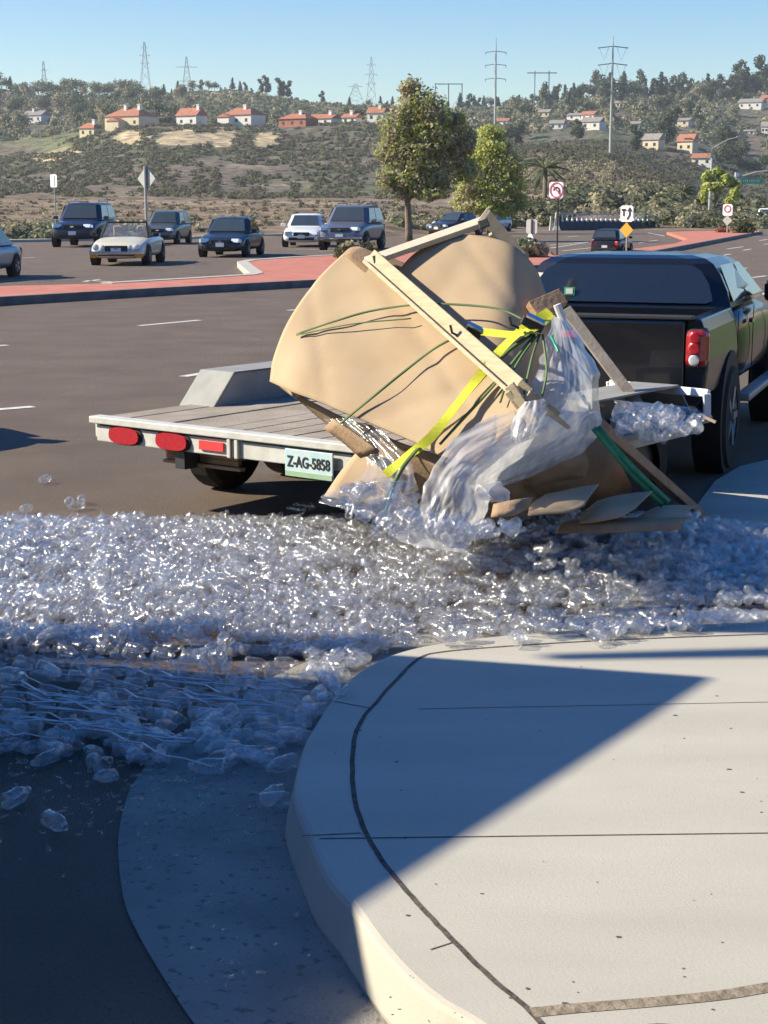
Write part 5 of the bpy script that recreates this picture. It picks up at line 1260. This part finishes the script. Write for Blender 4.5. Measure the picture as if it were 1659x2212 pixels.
house(650, 668, 68, 30, 'low house that is nearly all terracotta roof with pale chimney', 'tile', 'tile', (.14,), hip=True)
house(705, 690, 60, 26, 'low terracotta roof with small white dormer behind the bluff edge', 'tile', 'stucco', (.3,))
house(762, 672, 34, 22, 'tiny house with round white window and terracotta roof', 'tile', 'stucco', (.05,))
house(816, 668, 36, 32, 'white gabled house at the right end of the bluff row', 'tile', 'stucco', (.2,), rz=.5)
for px, D, wp, hp, rf, wl, lb, rz in [
 (1168,930,24,16,'tilegrey','stuccoy','small cream house high between the power poles',.2),
 (1240,900,44,14,'tilegrey','stucco','long low pale roof left of the tall pole',.1),
 (1262,880,30,20,'tile','stucco','pale house just left of the tall pole',-.3),
 (1195,800,30,20,'tilegrey','stucco','grey-roofed house on the ridge below the pylons',.4),
 (1270,760,44,26,'tilegrey','stucco','white house cluster at the foot of the tall pole',-.2),
 (1333,985,34,14,'tilegrey','stuccoy','cream house in the upper middle of the right hillside',.1),
 (1367,985,22,12,'tilegrey','stucco','small pale house in the upper middle of the right hillside',.1),
 (1398,690,38,34,'tilegrey','stuccoy','cream gabled house standing in the valley trees',-.5),
 (1470,690,36,40,'tile','stuccoy','tall yellow house left of the street light',-.5),
 (1505,670,44,26,'tile','stucco','terracotta-roofed house just left of the street light pole',.3),
 (1450,860,54,16,'tilegrey','stuccoy','long cream house above the street light arms',.1),
 (1600,860,24,9,'tilegrey','stucco','narrow white house right of the street light',.1),
 (1632,860,14,26,'tilegrey','stucco','upright white house near the right edge',.2),
 (1602,1000,50,22,'tilegrey','stucco','grey-roofed house high on the right edge',.1),
 (1640,1050,36,18,'tile','tile','orange terracotta roof highest at the right edge',.1),
 (1655,940,16,12,'tilegrey','stucco','small white house at the right edge below the terracotta roof',.2),
 (1360,800,20,14,'tilegrey','stucco','small white house in the dense middle of the right hillside',.2),
 (1080,880,30,16,'tile','stucco','red-roofed pale house seen between the two street trees',.2)]:
    house(px, D, wp, hp, lb, rf, wl, (), rz=rz)

# ------------------------------------------------------------------ pylons and poles
def lattice(px, D, ytop, ybase, arms, lab, wide=.16):
    k = D/F; b_ = TP(px, D); zt = H+D*math.tan(math.atan((CYP-ytop)/F)-PITCH); h = zt-b_.z+1
    t = thing('lattice_pylon', lab, 'pylon', (b_.x, b_.y, b_.z-1)); hb = h*wide/2; g = MB()
    th = .14*D/1200
    def wz(z): u = z/h; return hb*(1-u)**1.2*.9+hb*.10
    zs = [h*x for x in (0,.2,.38,.54,.68,.80,.90,1.)]
    for a, b in zip(zs[:-1], zs[1:]):
        A = [(sx*wz(a), sy*wz(a), a) for sx, sy in ((-1,-1),(1,-1),(1,1),(-1,1))]; B = [(sx*wz(b), sy*wz(b), b) for sx, sy in ((-1,-1),(1,-1),(1,1),(-1,1))]
        for i in range(4):
            g.beam(A[i], B[i], th, th); g.beam(A[i], B[(i+1) % 4], th*.6, th*.6); g.beam(A[(i+1) % 4], B[i], th*.6, th*.6)
    g.build('tower', M['pylon'], t)
    for f_, w_ in arms:
        g = MB(); z = h*f_; ww = w_*k/2
        g.beam((-ww,0,z), (0,0,z+h*.03), th, th, (0,1,0)); g.beam((ww,0,z), (0,0,z+h*.03), th, th, (0,1,0)); g.beam((-ww,0,z), (ww,0,z), th, th, (0,1,0))
        for s in (-1, 1): g.beam((s*ww*.95,0,z), (s*ww*.95,0,z-h*.04), th*.7, th*.7)
        g.build('crossarm', M['pylon'], t)
lattice(330, 1400, 90, 180, [(.90,16),(.78,24),(.66,20)], 'tall lattice pylon standing dark on the left ridge', .22)
lattice(417, 1350, 122, 175, [(.74,46),(.40,38)], 'squat lattice pylon with wide arms right of the tall left one', .3)
lattice(803, 1500, 122, 215, [(.86,20),(.70,28),(.55,22)], 'slim lattice pylon above the middle of the ridge', .22)
lattice(118, 1900, 132, 190, [(.85,14),(.7,16)], 'faint distant pylon at the far left', .2)
lattice(770, 1500, 180, 212, [(.9,30)], 'short broad lattice structure beside the middle pylon', .9)
def monopole(px, D, ytop, arms, lab, r=.5, vs=False):
    k = D/F; b_ = TP(px, D); zt = H+D*math.tan(math.atan((CYP-ytop)/F)-PITCH); h = zt-b_.z+1
    t = thing('power_pole', lab, 'power pole', (b_.x, b_.y, b_.z-1))
    g = MB(); g.tube([(0,0,0),(0,0,h*.82),(0,0,h)], [r, r*.55, r*.18], 10); g.build('pole', M['pylonl'], t)
    for y_, w_ in arms:
        z = H+D*math.tan(math.atan((CYP-y_)/F)-PITCH)-b_.z+1; ww = w_*k/2
        g = MB(); g.tube([(-ww,0,z-.2),(0,0,z+.25),(ww,0,z-.2)], .13, 6); g.build('crossarm', M['pylon'], t)
        if vs:
            for s in (-1, 1):
                g = MB(); g.tube([(s*ww*.92,0,z),(s*ww*.55,0,z-3.2),(s*ww*.28,0,z)], .05, 5); g.build('insulator', M['pylon'], t)
        else:
            for s in (-1, 1):
                g = MB(); g.tube([(s*ww*.96,0,z),(s*ww*.96,0,z-1.1)], .10, 5); g.build('insulator', M['pylon'], t)
monopole(1063, 620, 80, [(112,44),(140,44),(170,44)], 'slim grey power pole with three short crossarms', .55)
monopole(1307, 420, 76, [(102,64),(139,62),(181,66)], 'tallest pale power pole with V-shaped insulators', .42, True)
def hframe(px, D, ytop, w_, lab, third=False):
    k = D/F; b_ = TP(px, D); zt = H+D*math.tan(math.atan((CYP-ytop)/F)-PITCH); h = zt-b_.z+1; ww = w_*k/2
    t = thing('h_frame_pole', lab, 'power pole', (b_.x, b_.y, b_.z-1))
    for x_ in ((-ww, 0, ww) if third else (-ww*.55, ww*.55)):
        g = MB(); g.tube([(x_,0,0),(x_,0,h if third else h+.8)], .28, 7); g.build('leg', M['pylon'], t)
    g = MB(); g.beam((-ww*(1 if third else 1.15),0,h-.4), (ww*(1 if third else 1.15),0,h-.4), .5, .5); g.build('crossbeam', M['pylon'], t)
    for s in (-1, 1):
        g = MB(); g.beam((s*ww*.55,0,h*.45), (-s*ww*.1 if third else -s*ww*.55,0,h*.12), .2, .2); g.build('brace', M['pylon'], t)
hframe(965, 1000, 180, 56, 'three-legged gantry of power poles above the left street tree', True)
hframe(1160, 950, 156, 54, 'dark H-shaped power pole pair between the two tall poles')

# ------------------------------------------------------------------ signs and street furniture
SR = -.62
def sign_post(px, ybase, ytop, z0=.16, r=.03, m_='pole'):
    b_ = P(px, ybase, z0); k = b_.y/F; return b_, k, (ybase-ytop)*k
def post(t, h, r=.032, m_='pole', name='post'):
    g = MB(); g.tube([(0,0,0),(0,0,h)], r, 8); return g.build(name, M[m_], t)
def panel(t, name, pts, m_, y=-.05, th=.012, cx_=0, cz=0):
    g = MB(); g.slab([(x+cx_, y, z+cz) for x, z in pts], (0,-1,0), th); return g.build(name, M[m_], t)
def rr_(w_, h_): c = min(w_, h_)*.12; return [(-w_/2+c,-h_/2),(w_/2-c,-h_/2),(w_/2,-h_/2+c),(w_/2,h_/2-c),(w_/2-c,h_/2),(-w_/2+c,h_/2),(-w_/2,h_/2-c),(-w_/2,-h_/2+c)]
def circ(r, n=20): return [(r*math.cos(a*math.tau/n), r*math.sin(a*math.tau/n)) for a in range(n)]
# rectangular sign at left
b_, k, h = sign_post(122, 519, 381); t = thing('road_sign', 'small upright white rectangular sign on a thin post at left', 'sign', b_, SR)
post(t, h); panel(t, 'sign_face', rr_(20*k, 27*k), 'signw', cz=h-14*k); panel(t, 'stripe', rr_(2*k, 22*k), 'pole', y=-.064, cz=h-14*k, cx_=3*k, th=.004)
# diamond sign seen from behind
b_, k, h = sign_post(317, 512, 364); t = thing('road_sign', 'large grey diamond sign seen from behind on a thick post', 'sign', b_, SR)
post(t, h, .075); panel(t, 'sign_face', [(0,-26*k),(26*k,0),(0,26*k),(-26*k,0)], 'signg', y=.09, cz=h-26*k)
# no-turn sign on the median
b_, k, h = sign_post(1203, 551, 398); t = thing('road_sign', 'no-turn sign with round emblem on a dark post over the median', 'sign', b_, SR)
post(t, h, .03, 'mblack'); zc = h-17*k; panel(t, 'sign_face', rr_(34*k, 34*k), 'signw', cz=zc, cx_=-3*k)
g = MB(); G = [[(r*math.cos(a), -.07, zc+r*math.sin(a)) for a in np.linspace(0, math.tau, 25)] for r in (13.5*k, 16.5*k)]; g.grid(G); g.build('ring', M['signp'], t, loc=(-2*k,0,0))
g = MB(); g.beam((-11*k-2*k,-.072,zc+11*k), (11*k-2*k,-.072,zc-11*k), 2.6*k, .004, (0,1,0)); g.build('slash', M['signp'], t)
g = MB(); G = [[(r*math.cos(a)-2*k, -.068, zc-1*k+r*math.sin(a)) for a in np.linspace(0, math.pi, 12)] for r in (5*k, 8.5*k)]; g.grid(G); g.box((4.7*k,-.068,zc-5*k), (3.4*k,.004,9*k)); g.build('arrow', M['mblack'], t)
# grey sign pair on the median with white chevron foot
b_, k, h = sign_post(1146, 550, 476); t = thing('road_sign', 'grey-backed median sign with white arrow plate beneath', 'sign', b_, SR)
post(t, h, .035); panel(t, 'sign_face', rr_(27*k, 30*k), 'signg', y=.05, cz=h-15*k); panel(t, 'sign_rib', rr_(4*k, 30*k), 'pole', y=.03, cz=h-15*k)
panel(t, 'arrow_plate', [(-14*k,-9*k),(14*k,-9*k),(8*k,0),(3*k,9*k),(-3*k,9*k),(-8*k,0)], 'signw', cz=h-39*k)
# white lane sign with two arrows and orange diamond
b_, k, h = sign_post(1353, 548, 447); t = thing('road_sign', 'white lane-use sign with two black arrows above an orange diamond', 'sign', b_, SR)
post(t, h, .03); zc = h-17*k; panel(t, 'sign_face', rr_(30*k, 34*k), 'signw', cz=zc)
g = MB()
g.box((-7*k,-.066,zc+2*k), (3*k,.004,14*k)); g.box((-7*k,-.066,zc+8*k), (10*k,.004,4*k)); g.build('arrow', M['mblack'], t)
g = MB(); g.add([(1*k,-.066,zc+5*k),(13*k,-.066,zc+5*k),(7*k,-.066,zc+14*k)], [(0,1,2)]); g.box((7*k,-.066,zc+1*k), (3.4*k,.004,10*k)); g.beam((7*k,-.066,zc-3*k), (1*k,-.066,zc-12*k), 3*k, .004, (0,1,0)); g.build('arrow', M['mblack'], t)
panel(t, 'diamond_plate', [(0,-16*k),(16*k,0),(0,16*k),(-16*k,0)], 'signo', y=-.055, cz=h-51*k)
# pink-white sign with small diamond
b_, k, h = sign_post(1571, 503, 443); t = thing('road_sign', 'white and red sign above a small grey diamond at the end of the median', 'sign', b_, SR)
post(t, h, .05); panel(t, 'sign_face', rr_(22*k, 24*k), 'signw', y=-.08, cz=h-12*k)
g = MB(); G = [[(r*math.cos(a), -.10, h-10*k+r*math.sin(a)) for a in np.linspace(0, math.tau, 21)] for r in (5.5*k, 8*k)]; g.grid(G); g.build('ring', M['signp'], t)
panel(t, 'diamond_plate', [(0,-11*k),(11*k,0),(0,11*k),(-11*k,0)], 'signg', y=-.08, cz=h-34*k)
# street light with two arms
b_ = P(1531, 486, 0); k = b_.y/F; t = thing('street_light', 'tall pale street light with two upswept arms', 'street light', b_)
h = (486-325)*k; g = MB(); g.tube([(0,0,0),(2*k,0,h)], [.16,.11], 10); g.build('pole', M['pylonl'], t)
for s, dx, dz in ((1,56,22),(-1,-50,18)):
    g = MB(); g.tube(curve([(2*k,0,h-.1),(2*k+dx*k*.5,0,h+dz*k*.65),(2*k+dx*k,0,h+dz*k)], 4), .055, 6); ar = g.build('arm', M['pylonl'], t)
    g = MB(); g.box((2*k+dx*k*1.05,0,h+dz*k), (.8,.3,.16)); g.build('lamp_head', M['galv'], ar, bevel=.04)
# signal mast with green street sign
b_ = P(1588, 480, 0); k = b_.y/F; t = thing('signal_mast', 'grey signal mast with long arm carrying a green street name sign', 'signal mast', b_)
h = (480-384)*k; g = MB(); g.tube([(0,0,0),(0,0,h)], [.17,.13], 10); g.build('pole', M['pole'], t)
g = MB(); g.tube([(0,0,h-.2),(40*k,0,h+8*k),(150*k,0,h+20*k)], [.13,.10,.07], 8); g.build('mast_arm', M['pylonl'], t)
sg = panel(t, 'street_sign', rr_(46*k, 12*k), 'signgr', y=-.12, cx_=32*k, cz=h-10*k)
for i in range(9): 
    g = MB(); g.box((14*k+i*4*k, -.14, h-10*k), (1.6*k, .01, 4*k*(.6+.4*(i*7 % 3)))); g.build('lettering_mark', M['signw'], sg)
g = MB(); g.box((-1*k,-.1,h+3*k), (7*k,.3,9*k)); g.build('camera_box', M['signw'], t)
g = MB(); g.box((9*k,-.2,h-46*k), (6*k,.35,15*k)); g.build('signal_head', M['mblack'], t, bevel=.05)
# white and thin marker posts
for px, yb, yt, lb, r_0 in [(938,506,482,'short white marker post left of the dark car',.09),(1215,0,0,'',0)]:
    if not yb: continue
    b_ = P(px, yb, 0); k = b_.y/F; t = thing('marker_post', lb, 'post', b_); h = (yb-yt)*k
    g = MB(); g.tube([(0,0,0),(0,0,h)], r_0, 8); g.build('stake', M['signw'], t); g = MB(); g.lathe([(0,h+.10),(r_0*1.3,h+.04),(r_0*1.3,h-.02)], 8); g.build('cap', M['signw'], t)
# bridge barrier with white balusters
a0 = P(1208, 498, .0); a1 = P(1412, 495, .0); dr = (a1-a0); n_b = 20; k = a0.y/F
t = thing('bridge_barrier', 'dark solid bridge barrier topped by a row of white balusters', 'barrier', a0)
g = MB(); g.beam((0,0,11*k), tuple(dr+Vector((0,0,9*k))), .35, 22*k); g.build('parapet', M['rail_d'], t)
for i in range(n_b):
    if i in (13, ): continue
    c = dr*((i+.5)/n_b); g = MB(); zz = 22*k-2*k*(i/n_b)
    g.tube([(c.x,c.y-.25,zz-3*k),(c.x,c.y-.25,zz),(c.x,c.y-.25,zz+3*k),(c.x,c.y-.25,zz+9*k),(c.x,c.y-.25,zz+11*k)], [3*k,2.6*k,1.2*k,1.5*k,2.8*k], 7); g.build('baluster', M['signw'], t)
g = MB(); g.beam((0,0,zz+13*k+.1), tuple(dr+Vector((0,0,11*k+zz-9*k+8*k))), .12, .10); g.build('top_rail', M['pole'], t)
b_ = P(1201, 498, 0); t = thing('barrier_end', 'pale tapered concrete end block left of the bridge barrier', 'barrier end', b_)
g = MB(); g.loft([[(-9*k,-.5,0),(9*k,-.5,0),(9*k,.5,0),(-9*k,.5,0)],[(-5*k,-.3,10*k),(6*k,-.3,10*k),(6*k,.3,10*k),(-5*k,.3,10*k)],[(-1*k,-.2,38*k),(5*k,-.2,38*k),(5*k,.2,38*k),(-1*k,.2,38*k)]]); g.build('block', M['concrete'], t, bevel=.03)
g = MB(); g.loft([[(-14*k,-.3,0),(-8*k,-.3,0),(-8*k,.3,0),(-14*k,.3,0)],[(-12*k,-.2,30*k),(-9*k,-.2,30*k),(-9*k,.2,30*k),(-12*k,.2,30*k)]]); g.build('wing_block', M['concrete'], t)
# unseen mast added left of the frame so its pole and arm shade pavement and spill
gp_ = P(1500, 1352, .15); bp_ = gp_ - S2*4.6
t = thing('signal_mast', 'grey mast added outside the left edge of the picture to cast shadow bands', 'signal mast', (bp_.x, bp_.y, 0))
g = MB(); g.tube([(0,0,0),(0,0,6.6)], [.13,.09], 12); g.build('pole', M['pole'], t)
ha = 5.6; ga = P(1210, 1419, .15) - S2*((ha-.15)/math.tan(EL))
g = MB(); g.tube([(0,0,ha-.1),(ga.x-bp_.x, ga.y-bp_.y, ha)], [.16,.05], 10); g.build('mast_arm', M['pole'], t)
# air
hz = bpy.data.materials.new('air'); hz.use_nodes = True; n = hz.node_tree; n.nodes.remove(n.nodes['Principled BSDF'])
v = n.nodes.new('ShaderNodeVolumePrincipled'); v.inputs['Color'].default_value = (.86,.92,1,1); v.inputs['Density'].default_value = .00015; v.inputs['Anisotropy'].default_value = .2
n.links.new(v.outputs[0], n.nodes['Material Output'].inputs['Volume'])
g = MB(); g.box((0, 2400, 95), (9000, 5400, 196)); o = g.build('haze', hz); tag(o, 'thin pale haze over the far hills', None, kind='stuff')
